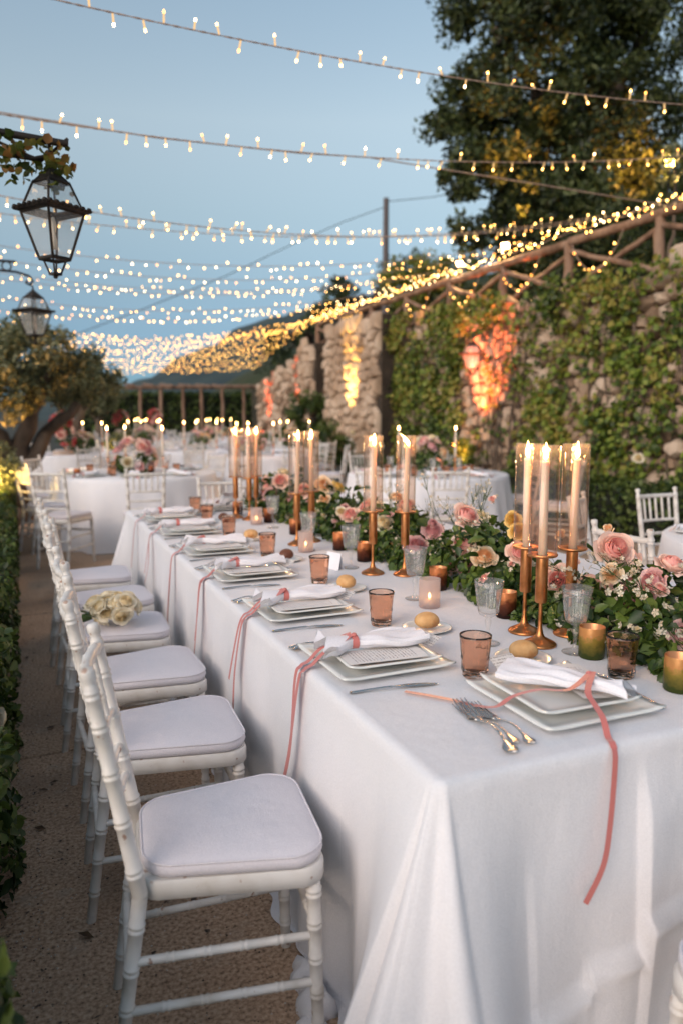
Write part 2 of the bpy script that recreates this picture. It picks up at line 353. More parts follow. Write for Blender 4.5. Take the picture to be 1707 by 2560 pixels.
# leaves and crumbs fallen on the path
lp = np.array([[.02, 2.9, .008], [.06, 2.95, .008], [.0, 2.62, .008], [.07, 3.5, .008], [.25, 5.2, .008], [.1, 2.0, .008], [.2, 1.5, .008], [-.02, 4.6, .008]])
ob('fallen_leaves', leaves('fallen_leaves', lp, .04, noisecol(mat('dry_leaf', rough=.9), [(.05, .025, .012), (.09, .05, .02)], 30), np.array([[0, 0, 1.]] * len(lp)), .3), kind='stuff')
gp_ = []; NRP = np.random.RandomState(5); pg_ = G()
for _ in range(2600):
    x, y, r_ = NRP.uniform(-.12, .75), NRP.uniform(1.25, 5.0), NRP.uniform(.0015, .0042); z = .008
    if NRP.rand() < .3: x = NRP.uniform(-.14, .0)
    pg_.add([(x + r_, y, z), (x, y + r_ * .8, z), (x - r_ * .9, y, z), (x, y - r_, z), (x, y, z + r_ * .9)], [(0, 1, 4), (1, 2, 4), (2, 3, 4), (3, 0, 4)], 0, False)
ob('gravel', pg_.mesh('loose_gravel', noisecol(mat('loose_pebble', rough=.9), [(.10, .07, .05), (.35, .26, .19), (.55, .47, .40)], 3, rnd_island=1.2)), kind='stuff')
# hills and the upper terrace
def hill(name, pts, y0, y1, m, rough=1.5):
    def fn(u, v):
        x = pts[0][0] + u * (pts[-1][0] - pts[0][0])
        h = np.interp(x, [p[0] for p in pts], [p[1] for p in pts])
        y = y0 + v * (y1 - y0)
        return (x, y, -2 + (h + 2) * math.sin(min(1, v * 1.25) * PI / 2) + rough * (math.sin(x * .31 + v * 5) * .3 + math.sin(x * .9 + 1.7 * v) * .15) * v)
    return structure(name, G().grid(fn, 80, 16).mesh(name, m))
mh = noisecol(mat('hazy_scrub', rough=1), [(.020, .035, .040), (.035, .055, .055), (.05, .07, .065)], .08, 6)  # blue distance haze is put into the scrub colour
mh2 = noisecol(mat('hill_scrub', rough=1), [(.010, .018, .008), (.03, .04, .014), (.06, .045, .025)], .35, 6)
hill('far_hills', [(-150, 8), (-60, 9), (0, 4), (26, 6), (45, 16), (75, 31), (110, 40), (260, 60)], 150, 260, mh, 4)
hill('near_hill', [(9, -1), (13, 1.5), (16.5, 4.6), (22, 7.6), (27, 9.5), (33, 12), (50, 17)], 40, 62, mh2, 1.2)
def terr(u, v):
    y = -2 + v * 27; x = 7.35 + u * 26; top = np.interp(y, [0, 18, 22, 25], [3.0, 3.0, 2.5, 2.2])
    return (x, y, top + u * u * 7 + u * 3 + .12 * math.sin(x * 1.3) * math.sin(y * .9))
tg = G().grid(terr, 30, 30); tg.add([(7.35, -2, -.1), (33, -2, -.1), (33, 25, -.1), (7.35, 25, -.1), (7.35, -2, 3.), (33, -2, 13), (33, 25, 12), (7.35, 25, 2.2)], [(0, 3, 2, 1), (0, 1, 5, 4), (2, 3, 7, 6), (3, 0, 4, 7)], 0, False)
structure('upper_terrace', tg.mesh('upper_terrace', M['soil']))
# ---------------------------------------------------------------- dry stone wall: Voronoi rubble, every stone its own block
def clip(poly, px, py, nx, ny):
    out = []
    for i in range(len(poly)):
        a, b = poly[i], poly[(i + 1) % len(poly)]
        da = (a[0] - px) * nx + (a[1] - py) * ny; db = (b[0] - px) * nx + (b[1] - py) * ny
        if da <= 0: out.append(a)
        if (da < 0 < db) or (db < 0 < da): t = da / (da - db); out.append((a[0] + t * (b[0] - a[0]), a[1] + t * (b[1] - a[1])))
    return out
def rubble(y0, y1, top, sy=.25, sz=.19, seed=1):
    r = random.Random(seed); seeds = []; ny = int((y1 - y0) / sy); nz = int(3.3 / sz)
    for i in range(ny):
        for j in range(nz): seeds.append((y0 + (i + .5 * (j % 2) + r.uniform(.08, .92)) * sy, (j + r.uniform(.08, .92)) * sz))
    out = []
    for a in seeds:
        if a[1] > top(a[0]) - .03 or not (y0 + .06 < a[0] < y1 - .06): continue
        poly = [(a[0] - .3, a[1] - .24), (a[0] + .3, a[1] - .24), (a[0] + .3, a[1] + .24), (a[0] - .3, a[1] + .24)]
        for b in seeds:
            dx, dy = b[0] - a[0], b[1] - a[1]
            if b is a or abs(dx) > .62 or abs(dy) > .5: continue
            poly = clip(poly, a[0] + dx / 2, a[1] + dy / 2, dx, dy)
            if len(poly) < 3: break
        if len(poly) < 3: continue
        for (px, py, nx, nz_) in ((y0, 0, -1, 0), (y1, 0, 1, 0), (0, 0, 0, -1)): poly = clip(poly, px, py, nx, nz_) if len(poly) > 2 else poly
        if len(poly) > 2: out.append((a, poly))
    return out
def stone_geo(poly, depth, r):
    n = len(poly); cy_ = sum(p[0] for p in poly) / n; cz_ = sum(p[1] for p in poly) / n
    def ring(k, gap, x): 
        res = []
        for p in poly:
            d = math.hypot(p[0] - cy_, p[1] - cz_) + 1e-6; q = max(.2, 1 - gap / d) * k
            res.append((x, cy_ + (p[0] - cy_) * q, cz_ + (p[1] - cz_) * q))
        return res
    tl, tz = r.uniform(-.2, .2), r.uniform(-.2, .2)
    V = ring(1, .016, .0) + ring(.99, .020, -depth * .5) + [(x - (p - cy_) * tl - (q - cz_) * tz, p, q) for x, p, q in ring(.72, .026, -depth)] + [(-depth * 1.15, cy_, cz_)]
    F = []
    for i in range(n):
        j = (i + 1) % n
        F += [(i, i + n, j + n, j), (i + n, i + 2 * n, j + 2 * n, j + n), (i + 2 * n, 3 * n, j + 2 * n)]
    return V, F
def build_wall(name, label, cat, x, y0, y1, top, thick, seed, keep, nmax):
    wall = ob(name, (lambda g: (g.add([(x, y0, -.05), (x, y1, -.05), (x, y1, top(y1)), (x, y0, top(y0)), (x + thick, y0, -.05), (x + thick, y1, -.05), (x + thick, y1, top(y1)), (x + thick, y0, top(y0))],
        [(0, 3, 2, 1), (3, 7, 6, 2), (0, 4, 7, 3), (1, 2, 6, 5), (4, 5, 6, 7)], 0, False), g.mesh(name, M['mortar']))[1])(G()), label=label, cat=cat)
    r = random.Random(seed + 5); cells = rubble(y0, y1, top, seed=seed); rest = G(); cnt = 0
    for a, poly in cells:
        V, F = stone_geo(poly, r.uniform(.06, .15), r)
        if keep(a) and cnt < nmax:
            cnt += 1; c = G().add(V, F, 0, False); ob('stone', c.mesh('stone', M['stone']), wall, (x + .006, 0, 0))
        else: rest.add([(p[0] + x + .006, p[1], p[2]) for p in V], F, 0, False)
    if rest.v: ob('stones', rest.mesh('stones', M['stone']), wall, kind='stuff')
    # coping stones along the top
    return wall
wtop = lambda y: float(np.interp(y, [0, 18, 20.5, 23], [3.08, 3.08, 2.75, 2.35])) + .04 * math.sin(y * 2.1)
build_wall('stone_wall', 'long rubble stone retaining wall half covered with ivy behind the tables', 'wall', 7.0, 3.0, 23.0, wtop, .4, 3, lambda a: 9.0 < a[0] < 11.6 and a[1] < 3.0 and NR.rand() < .8 or (6.6 < a[0] < 9.0 and a[1] > .6 and NR.rand() < .35), 290)
build_wall('stone_buttress', 'tall bare stone buttress of the wall lit yellow by a floodlight', 'buttress', 6.55, 13.4, 16.2, lambda y: 3.3 + .05 * math.sin(y * 3), .6, 8, lambda a: True, 280)
build_wall('stone_pier', 'narrow stone pier of the far wall beyond the dark gap', 'pier', 6.7, 17.3, 18.4, lambda y: 3.1, .5, 12, lambda a: True, 120)
# ---------------------------------------------------------------- ivy on the wall
def ivycover(y, z):
    d = .25
    if 6.0 < y < 9.3: d = 1.0 - .65 * math.exp(-((y - 7.0) ** 2) / .25 - (z - .9) ** 2 / .12) - .5 * math.exp(-((y - 8.3) ** 2) / .5 - (z - 2.4) ** 2 / .09)
    elif y <= 6.0: d = 1
    elif 9.3 <= y < 11.1: d = .95 if z > 2.62 + .25 * abs(y - 10.2) else (.35 if y < 9.6 or y > 10.9 else .05)
    elif 11.1 <= y < 13.5: d = .97 if z < 2.95 else .8
    elif y < 16.5: d = .06
    elif y < 17.4: d = .9 if z < 2.0 else .3
    else: d = .04 + .25 * (z < .5)
    d *= .62 + .5 * math.sin(y * 3.1 + 1.3 * math.sin(z * 2.3)) * math.sin(z * 3.7 + y)
    return d
def ivy_plant(name, label, y0, y1, n, seed, ztop=3.05):
    r = random.Random(seed); root = thing(name, label, 'ivy', (7.0, (y0 + y1) / 2, 0)); P = []; Nn = []
    while len(P) < n:
        y = r.uniform(y0, y1); z = r.uniform(.05, ztop + .12)
        if r.random() < ivycover(y, z):
            k = r.randint(8, 16)
            for _ in range(k):
                dep = .09 + abs(r.gauss(0, .07)) + (.12 if z > 2.7 else 0)
                P.append((6.98 - dep - 7.0, y + r.gauss(0, .07) - (y0 + y1) / 2, z + r.gauss(0, .07))); Nn.append((-1, 0, .5))
    ob('foliage', leaves('ivy_foliage', np.array(P), .075, M['ivy'], np.array(Nn), 1.3, .8, shape=2), root, kind='stuff')
    sg = G()
    for _ in range(14):
        y = r.uniform(y0, y1); pts = []; z = 0
        while z < ztop: pts.append((-.10 - r.uniform(0, .04), y - (y0 + y1) / 2, z)); z += .3; y += r.uniform(-.12, .12)
        sg.tube(pts, [.016 * (1 - i / len(pts) * .6) for i in range(len(pts))], 6)
    ob('stem', sg.mesh('ivy_stems', M['bark']), root); return root
ivy_plant('climbing_ivy', 'dense ivy over the right stretch of stone wall, stones showing through', 4.2, 9.5, 9000, 21)
ivy_plant('climbing_ivy', 'dark green ivy between the red-lit column of stones and the buttress', 10.95, 13.5, 6500, 22)
ivy_plant('climbing_ivy', 'fringe of ivy hanging over the top of the red-lit stones', 9.4, 11.1, 900, 23)
# ---------------------------------------------------------------- log railing on the wall top
rail = thing('log_railing', 'rustic log railing with crossed braces along the wall top', 'railing', (7.12, 0, 0))
py_ = [3.9, 5.5, 7.08, 8.7, 10.25, 11.85, 13.45, 15.05, 16.65, 18.2]
def log(p0, p1, r0, r1, seed):
    r = random.Random(seed); pts = []; rr = []
    for i in range(9):
        t = i / 8; w = .012
        pts.append(tuple(p0[k] + (p1[k] - p0[k]) * t + r.uniform(-w, w) for k in range(3))); rr.append((r0 + (r1 - r0) * t) * r.uniform(.92, 1.08))
    return G().tube(pts, rr, 10)
rz = lambda y: float(np.interp(y, [0, 6, 18, 19.5], [3.76, 3.76, 3.68, 3.55]))
for i, y in enumerate(py_):
    ob('post', log((0, y, 2.85), (0, y, rz(y) - .02), .072, .062, i).mesh('post', M['wood']), rail)
    if i + 1 < len(py_):
        y2 = py_[i + 1]
        ob('brace', log((-.02, y + .05, 3.12), (-.02, y2 - .05, rz(y2) - .12), .04, .035, 40 + i).mesh('brace', M['wood']), rail)
        ob('brace', log((.05, y2 - .05, 3.12), (.05, y + .05, rz(y) - .12), .04, .035, 60 + i).mesh('brace', M['wood']), rail)
        ob('rail', log((0, y - .02, rz(y)), (0, y2 - .02, rz(y2)), .062, .056, 80 + i).mesh('rail', M['wood']), rail)
# ---------------------------------------------------------------- trees
def limb(g, p0, p1, r0, r1, seed, seg=9, wob=.06, n=7):
    r = random.Random(seed); pts = []; rr = []
    for i in range(n + 1):
        t = i / n; w = wob * math.sin(PI * t)
        pts.append(tuple(p0[k] + (p1[k] - p0[k]) * t + r.uniform(-w, w) + (wob * .5 * math.sin(t * 7 + seed + k) if 0 < i < n else 0) for k in range(3))); rr.append(r0 + (r1 - r0) * t)
    g.tube(pts, rr, seg)
def tree(name, label, cat, base, limbs, blobs, size, m, group=None):
    root = thing(name, label, cat, base, 0, group); b = Vector(base); tg = G()
    for i, (p0, p1, r0, r1) in enumerate(limbs): limb(tg, Vector(p0) - b, Vector(p1) - b, r0, r1, i + int(abs(base[1]) * 7))
    ob('trunk', tg.mesh('trunk', M['bark']), root)
    P = [clumps(n, Vector(c) - b, rr, nc, cr, .35) for (c, rr, n, nc, cr) in blobs]
    ob('crown', leaves(name + '_crown', np.concatenate(P), size, m, wid=.42), root, kind='stuff'); return root
T0 = (11.2, 13.2, 4.2)
tree('holm_oak', 'huge dark evergreen oak rising behind the railing at top right', 'tree', T0,
     [(T0, (11.0, 13.2, 7.2), .38, .26), ((11.0, 13.2, 6.6), (8.6, 12.9, 8.6), .2, .06), ((11.0, 13.2, 6.9), (12.6, 13.0, 9.6), .2, .06), ((11, 13.2, 6.3), (9.0, 13.2, 6.4), .14, .04), ((11.2, 13.2, 5.4), (12.8, 12.6, 7.2), .16, .05)],
     [((10.2, 13.4, 8.6), (2.45, 2.0, 1.7), 15000, 110, .42), ((8.95, 13.2, 7.0), (1.35, 1.3, 1.35), 7500, 60, .36), ((12.6, 13.0, 8.2), (2.6, 2.2, 2.6), 17000, 130, .45),
      ((10.9, 13.0, 6.4), (2.2, 1.6, 1.0), 8500, 70, .38), ((13.2, 12.4, 5.9), (1.6, 1.5, 1.3), 6000, 45, .4), ((8.2, 12.9, 5.75), (.62, .6, .5), 1500, 14, .26), ((10.4, 12.2, 5.2), (2.0, 1.0, .75), 8000, 60, .36), ((8.6, 12.6, 4.9), (.9, .8, .5), 2600, 22, .28), ((9.3, 12.7, 5.45), (.8, .7, .45), 2600, 24, .26), ((12.2, 11.8, 4.9), (1.6, 1.0, .8), 5000, 40, .36), ((9.6, 13.6, 10.6), (2.2, 2, 1.6), 8000, 70, .45), ((12.2, 13.2, 10.8), (2.6, 2, 1.8), 9000, 70, .45)], .145, M['treeleaf'])
tree('garden_shrub', 'low dark shrub growing on the terrace behind the pole', 'shrub', (8.3, 15.2, 3.0), [((8.3, 15.2, 2.9), (8.3, 15.2, 3.6), .05, .03)],
     [((8.0, 14.6, 4.1), (.9, .8, .6), 3000, 26, .22), ((8.6, 15.0, 4.05), (1.3, 1.2, .75), 4500, 40, .25), ((9.8, 14.6, 4.6), (1.3, 1.2, .9), 4000, 35, .28)], .09, M['ivy'])
tree('garden_shrub', 'dark shrub in shade on the terrace under the big oak', 'shrub', (10.4, 11.0, 3.6), [((10.4, 11.0, 3.4), (10.4, 11.0, 4.2), .05, .03)],
     [((9.6, 10.8, 4.2), (1.2, 1.6, .75), 5500, 45, .26), ((10.2, 8.3, 4.4), (1.2, 1.6, .9), 5500, 45, .28), ((9.8, 12.8, 4.3), (1.0, 1.2, .7), 3500, 30, .25)], .09, M['treeleaf'])
OB = (-.12, 10.6, 0)
tree('olive_tree', 'old olive tree with gnarled forking trunk at left edge, warm lit', 'tree', OB,
     [((-.12, 10.6, -.1), (-.1, 10.6, .75), .27, .2), ((-.12, 10.6, .6), (-.45, 10.5, 1.75), .16, .08), ((-.08, 10.6, .6), (.28, 10.6, 1.7), .15, .08), ((.0, 10.6, .7), (.75, 10.7, 1.55), .12, .06), ((-.2, 10.6, .5), (-.75, 10.5, 1.3), .11, .06), ((.2, 10.6, 1.5), (.5, 10.5, 2.2), .07, .03)],
     [((.25, 10.6, 2.12), (.85, .85, .55), 6500, 60, .2), ((-.75, 10.5, 1.95), (.8, .8, .6), 5200, 50, .2), ((.72, 10.9, 1.85), (.6, .6, .36), 2400, 26, .18), ((-.06, 9.9, 1.62), (.30, .35, .36), 1700, 22, .13), ((-1.0, 10.2, 1.35), (.45, .5, .4), 1600, 18, .16)], .075, M['olive'])
tree('olive_tree', 'smaller olive tree further along the left side, round crown', 'tree', (1.0, 15.6, 0),
     [((1.0, 15.6, -.1), (1.05, 15.6, 1.3), .16, .1), ((1.05, 15.6, 1.1), (1.4, 15.6, 1.9), .09, .04), ((1.05, 15.6, 1.1), (.55, 15.6, 1.9), .09, .04)],
     [((1.0, 15.6, 2.05), (.85, .9, .50), 6000, 55, .2)], .085, M['olive'])
tree('olive_tree', 'farthest olive tree at the end of the left row', 'tree', (1.95, 20.4, 0),
     [((1.95, 20.4, -.1), (1.95, 20.4, 1.3), .15, .1), ((1.95, 20.4, 1.2), (2.25, 20.4, 1.9), .08, .04), ((1.95, 20.4, 1.1), (1.55, 20.4, 1.9), .08, .04)],
     [((1.9, 20.4, 1.95), (.85, .9, .5), 5000, 45, .22)], .10, M['olive'])
for x, y, z, s, lb in ((15.0, 44, 4.4, 1.5, 'round dark tree on the near hill, lowest on the slope'), (18.6, 46, 6.4, 1.3, 'dark tree on the near hill between the brown bushes'), (24.5, 47, 9.6, 1.7, 'tall dark tree on the hill crest left of the pole'), (20.8, 49, 9.2, 1.0, 'thin dark tree on the hill crest above the bushes')):
    tree('hill_tree', lb, 'tree', (x, y, z - 1.5), [((x, y, z - 2), (x, y, z), .2, .12)], [((x, y, z + .5 * s), (1.1 * s, 1.1 * s, 1.1 * s), 900, 16, .5 * s)], .34, M['treeleaf'], 'trees on the hill')
mb = leafmat('dry_brown_leaf', [(.035, .020, .014), (.075, .045, .032), (.11, .07, .05)], .5, .5)
for k_, (x, y, z, s_) in enumerate(((17.6, 47, 6.3, .9), (19.6, 47, 7.3, 1.05), (21.8, 47, 8.2, 1.0), (23.6, 47, 8.9, 1.2), (26.2, 47, 10.0, 1.1))):
    tree('hill_bush', ('lowest', 'second', 'middle', 'fourth', 'highest')[k_] + ' of the reddish brown bushes along the near hill', 'bush', (x, y, z - 1.2), [((x, y, z - 2), (x, y, z), .15, .1)], [((x, y, z), (1.5 * s_, .8, .75 * s_), 1100, 22, .4)], .3, mb, 'brown bushes on the hill')
# utility pole and cable
pole = thing('utility_pole', 'thin grey utility pole standing against the sky behind the lights', 'pole', (10.87, 22, 3.0))
ob('post', G().tube([(0, 0, 0), (0, 0, 5.05)], [.11, .085], 10).mesh('pole_post', mat('grey_timber', (.12, .10, .10), .8)), pole)
ob('wire', G().tube([(0, 0, 4.8), (-1.2, .5, 4.35), (-2.6, 1.0, 3.7), (-4.6, 1.8, 2.7), (-7, 2.8, 1.7), (-9.5, 3.8, .7), (-13, 5, -.6)], .012, 5).mesh('pole_wire', M['iron']), pole)
ob('wire', G().tube([(0, 0, 4.95), (1.5, -.4, 5.15), (3.2, -.9, 5.6)], .012, 5).mesh('pole_wire', M['iron']), pole)
# far pergola with hedge behind
pg = thing('far_pergola', 'rustic wooden pergola across the far end of the garden', 'pergola', (0, 25.6, 0))
for i, x in enumerate((3.75, 4.42, 5.15, 5.78, 6.5, 7.25)): ob('post', log((x, 0, 0), (x, 0, 2.2 + .02 * i), .062, .055, 200 + i).mesh('post', M['wood']), pg)
ob('beam', log((2.6, 0, 2.24), (8.2, 0, 2.34), .06, .06, 210).mesh('beam', M['wood']), pg)
ob('beam', log((2.6, 1.6, 2.3), (8.2, 1.6, 2.42), .06, .06, 211).mesh('beam', M['wood']), pg)
for i in range(9): ob('rafter', log((2.9 + i * .62, -.25, 2.33), (2.9 + i * .62, 1.9, 2.45), .035, .035, 220 + i).mesh('rafter', M['wood']), pg)
def hedge(name, label, x0, x1, y0, y1, z1, n, size, m, cat='hedge'):
    c = ((x0 + x1) / 2, (y0 + y1) / 2, 0); root = thing(name, label, cat, c)
    P = NR.uniform(-1, 1, (n, 3)); ax = NR.randint(0, 5, n)
    hx, hy = (x1 - x0) / 2, (y1 - y0) / 2
    w = np.array([hy * z1, hy * z1, hx * z1, hx * z1, hx * hy * 1.3]); ax = NR.choice(5, n, p=w / w.sum())
    P[:, 2] = (P[:, 2] * .5 + .5)
    dep = np.abs(NR.normal(0, .05, n))
    for a, (k, s) in enumerate(((0, -1), (0, 1), (1, -1), (1, 1), (2, 1))):
        q = ax == a
        if k < 2: P[q, k] = s
        else: P[q, 2] = 1
    Nn = np.zeros((n, 3)); Nn[ax == 0] = (-1, 0, .3); Nn[ax == 1] = (1, 0, .3); Nn[ax == 2] = (0, -1, .3); Nn[ax == 3] = (0, 1, .3); Nn[ax == 4] = (0, 0, 1)
    Q = P * np.array([hx, hy, z1]); Q -= Nn * dep[:, None]
    Q += .05 * np.stack([np.sin(Q[:, 1] * 7 + Q[:, 2] * 5), np.sin(Q[:, 0] * 9), np.sin(Q[:, 1] * 6 + Q[:, 0] * 5)], 1)
    ob('foliage', leaves(name + '_foliage', Q, size, m, Nn, 1.4, .6, shape=2 if size < .05 else 1), root, kind='stuff')
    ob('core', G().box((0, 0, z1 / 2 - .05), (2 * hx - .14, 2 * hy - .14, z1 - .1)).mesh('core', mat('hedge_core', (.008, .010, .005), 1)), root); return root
hedge('clipped_hedge', 'clipped green box hedge running along the left edge of the path', -.95, -.10, .3, 9.6, .62, 26000, .042, M['hedge'])
hedge('tall_hedge', 'tall dark hedge filling the space behind the far pergola', 2.0, 9.0, 27.4, 28.6, 2.15, 6500, .16, M['hedge'])
hedge('shrub_border', 'low dark green border planting at the foot of the ivy wall', 6.25, 6.95, 4.8, 9.2, .62, 7000, .07, M['hedge'], 'planting')
hedge('shrub_border', 'dark green border planting in front of the far stone wall', 6.0, 6.6, 16.3, 22.5, .8, 5200, .10, M['hedge'], 'planting')
hedge('shrub_border', 'green border planting at the foot of the stone buttress', 5.8, 6.5, 12.6, 16.1, .55, 4200, .08, M['hedge'], 'planting')
hedge('shrub_border', 'leafy planting in front of the red-lit column of stones', 6.2, 6.9, 9.3, 12.4, .45, 3600, .07, M['hedge'], 'planting')
tree('big_leaf_shrub', 'bushy dark shrub in the gap beside the yellow-lit buttress', 'shrub', (6.3, 17.0, 0), [((6.3, 17, 0), (6.3, 17, .9), .04, .02)], [((6.35, 16.9, .95), (.55, .6, .95), 3800, 40, .22)], .14, M['hedge'])
tree('lit_shrub', 'leafy shrub glowing yellow beside the floodlight at the wall', 'shrub', (5.3, 13.2, 0), [((5.3, 13.2, 0), (5.3, 13.2, .6), .03, .02)], [((5.3, 13.2, .8), (.5, .5, .45), 1800, 24, .16)], .09, M['hedge'])
tree('lit_shrub', 'small shrub glowing orange at the foot of the red-lit stones', 'shrub', (6.45, 10.3, 0), [((6.45, 10.3, 0), (6.45, 10.3, .6), .03, .02)], [((6.45, 10.3, .75), (.22, .28, .38), 900, 14, .1)], .07, M['ivy'])
tree('lit_shrub', 'flowering bush glowing yellow behind the hedge at the left edge', 'shrub', (-.2, 8.35, 0), [((-.2, 8.35, 0), (-.2, 8.35, .6), .03, .02)], [((-.26, 8.35, .80), (.26, .5, .30), 2200, 30, .10)], .055, M['olive'])
tree('lit_shrub', 'leafy tips of a shrub lit dazzling white by the lamp at right', 'shrub', (8.15, 7.9, 4.0), [((8.15, 7.9, 3.2), (8.15, 7.9, 4.6), .03, .015)], [((8.05, 7.85, 4.62), (.24, .24, .26), 420, 12, .10)], .075, M['olive'])
tree('lit_shrub', 'bright yellow lit bush beside the far left olive trunk', 'shrub', (1.75, 14.5, 0), [((1.75, 14.5, 0), (1.75, 14.5, .6), .03, .02)], [((1.75, 14.5, .85), (.3, .3, .3), 1200, 16, .12)], .08, M['olive'])
# ---------------------------------------------------------------- floodlights, lanterns
def flood(label, loc, aim, col, watts, ang=40, blend=.6, vis=False):
    loc = Vector(loc); d = (Vector(aim) - loc).normalized(); q = d.to_track_quat('-Z', 'Y').to_euler()
    r = thing('floodlight', label, 'floodlight', loc, 0, 'garden floodlights'); R = q.to_matrix().to_4x4()
    g = G(); g.box(R.to_3x3() @ Vector((0, 0, .055)), (.15, .12, .07), M=R.to_3x3()); g.tube([(0, 0, -min(.7, loc.z)), R.to_3x3() @ Vector((0, 0, .06))], .012, 6)
    ob('housing', g.mesh('housing', M['iron']), r)
    lens = G().box((0, 0, 0), (.12, .09, .01)); n = ob('lens', lens.mesh('lens', emis('lens_glow', col, 40 if vis else 6, 'NONE')), r, R.to_3x3() @ Vector((0, 0, .01)), q)
    l = bpy.data.lights.new('flood_lamp', 'SPOT'); l.energy = watts; l.color = col; l.spot_size = rad(ang); l.spot_blend = blend; l.shadow_soft_size = .04
    o = bpy.data.objects.new('flood_lamp', l); COL.objects.link(o); o.parent = r; o.location = R.to_3x3() @ Vector((0, 0, -.02)); o.rotation_euler = q
    return r
OR, RD, YE = (1, .42, .10), (1, .16, .07), (1, .62, .16)
FL = 1.0
flood('floodlight at the foot of the wall throwing red light up the stones', (6.0, 10.25, .7), (6.95, 10.25, 2.2), (1, .22, .09), 1700 * FL, 46)
flood('floodlight lighting the little orange shrub below the red stones', (6.05, 10.0, .6), (6.6, 10.3, .95), OR, 90 * FL, 50)
flood('floodlight throwing yellow light up the stone buttress', (5.85, 14.65, .7), (6.52, 14.65, 2.3), YE, 1300 * FL, 30)
flood('floodlight glowing yellow in the border left of the buttress', (5.0, 12.9, .35), (5.4, 13.3, 1.0), YE, 140 * FL, 90)
flood('floodlight with red beam on the far wall, nearer one', (6.68, 19.0, .9), (6.98, 19.0, 2.4), RD, 500 * FL, 36)
flood('floodlight with red beam on the far wall, farther one', (6.68, 21.7, .9), (6.98, 21.7, 2.4), RD, 500 * FL, 36)
flood('floodlight under the big oak lighting its leaves orange', (10.5, 10.2, 5.3), (11.0, 12.2, 6.3), OR, 1300 * FL, 50)
flood('floodlight on the terrace glowing through the left side of the oak', (8.5, 11.6, 4.7), (9.0, 12.9, 7.2), OR, 700 * FL, 46)
flood('floodlight among leaves high at the right edge, shining bright', (8.2, 8.06, 4.74), (6.0, 6.6, 3.9), YE, 120 * FL, 110, vis=True)
flood('floodlight clamped behind the railing, brighter upper one of two', (7.45, 10.69, 4.12), (6.8, 9.9, 3.3), (1, .55, .22), 420 * FL, 130, vis=True)
flood('floodlight clamped behind the railing, lower and farther of two', (7.45, 12.08, 4.08), (6.6, 11.6, 3.0), (1, .55, .22), 420 * FL, 130, vis=True)
flood('floodlight under the old olive tree, warm orange light', (-.25, 9.4, .75), (-.06, 9.95, 1.7), OR, 130 * FL, 60)
flood('floodlight hidden in the flowering bush behind the left hedge', (-.3, 7.75, .72), (-.22, 8.4, .9), YE, 90 * FL, 100)
flood('floodlight beside the far olive trunks, yellow light', (1.6, 14.0, .4), (1.75, 14.6, 1.0), YE, 140 * FL, 90)
flood('floodlight between the olive trees lighting their crowns', (1.5, 14.9, .3), (1.0, 15.6, 1.9), OR, 160 * FL, 70)
def frust(h0, z0, h1, z1):
    return [[(sx * h0, sy * h0, z0), (sx * h1, sy * h1, z1)] for sx, sy in ((-1, -1), (1, -1), (1, 1), (-1, 1))]
def lantern_parts():
    def panes(h0, z0, h1, z1):
        out = []
        c = frust(h0, z0, h1, z1)
        for i in range(4): a, b = c[i], c[(i + 1) % 4]; out.append(G().add([a[0], b[0], b[1], a[1]], [(0, 1, 2, 3)], 0, False).mesh('pane', M['pane']))
        return out
    fr = G()
    for c in frust(.075, 0, .152, .235): fr.tube(c, .0095, 6)
    for c in frust(.142, .262, .088, .385): fr.tube(c, .0085, 6)
    for h, z, r in ((.075, 0, .011), (.152, .235, .009), (.142, .262, .008), (.088, .385, .009)):
        p = [(-h, -h, z), (h, -h, z), (h, h, z), (-h, h, z)]
        for i in range(4): fr.tube([p[i], p[(i + 1) % 4]], r, 6)
    ev = G()
    prof = ((.150, .232), (.188, .240), (.196, .252), (.150, .264))
    for (h0, z0), (h1, z1) in zip(prof[:-1], prof[1:]):
        c = frust(h0, z0, h1, z1)
        for i in range(4): a, b = c[i], c[(i + 1) % 4]; ev.add([a[0], b[0], b[1], a[1]], [(0, 1, 2, 3)], 0, False)
    for i in range(4):
        for k in range(7):
            t = -.165 + k * .055; p = (t, .19) if i == 0 else (t, -.19) if i == 1 else (.19, t) if i == 2 else (-.19, t); ev.ell((p[0], p[1], .254), (.02, .02, .012), 6, 4)
    cap = G(); c = frust(.094, .385, .02, .455)
    for i in range(4): a, b = c[i], c[(i + 1) % 4]; cap.add([a[0], b[0], b[1], a[1]], [(0, 1, 2, 3)], 0, False)
    cap.ell((0, 0, .465), (.018, .018, .022), 8, 6); cap.tube([(0, 0, .47), (0, 0, .50)], .007, 6)
    fin = G()
    for c in frust(.028, -.075, .055, -.005): fin.tube(c, .007, 5)
    fin.box((0, 0, -.078), (.066, .066, .012)); fin.ell((0, 0, -.09), (.018, .018, .012), 8, 5)
    lamp = G().lathe([(.0, .05), (.02, .05), (.02, .10), (.012, .13), (.022, .17), (.012, .21), (0, .215)], 10)
    return [('frame', fr.mesh('frame', M['iron'])), ('eave', ev.mesh('eave', M['iron'])), ('cap', cap.mesh('cap', M['iron'])), ('finial', fin.mesh('finial', M['iron'])), ('bulb', lamp.mesh('bulb', mat('unlit_bulb', (.75, .66, .55), .3)))] + \
           [('pane', m) for m in panes(.073, .006, .150, .23) + panes(.140, .267, .086, .38)]
LAN = Kit('hanging_lantern', 'lantern', lantern_parts())
LAN.put((.185, 3.6, 2.075), rad(35), 'black iron lantern hanging from the vine-covered arm, the nearer one', 'iron lanterns on the left', (.60, .60, .82))
LAN.put((.195, 7.8, 2.14), rad(38), 'black iron lantern hanging from the curled bracket above the olive tree', 'iron lanterns on the left', (.70, .70, .90))
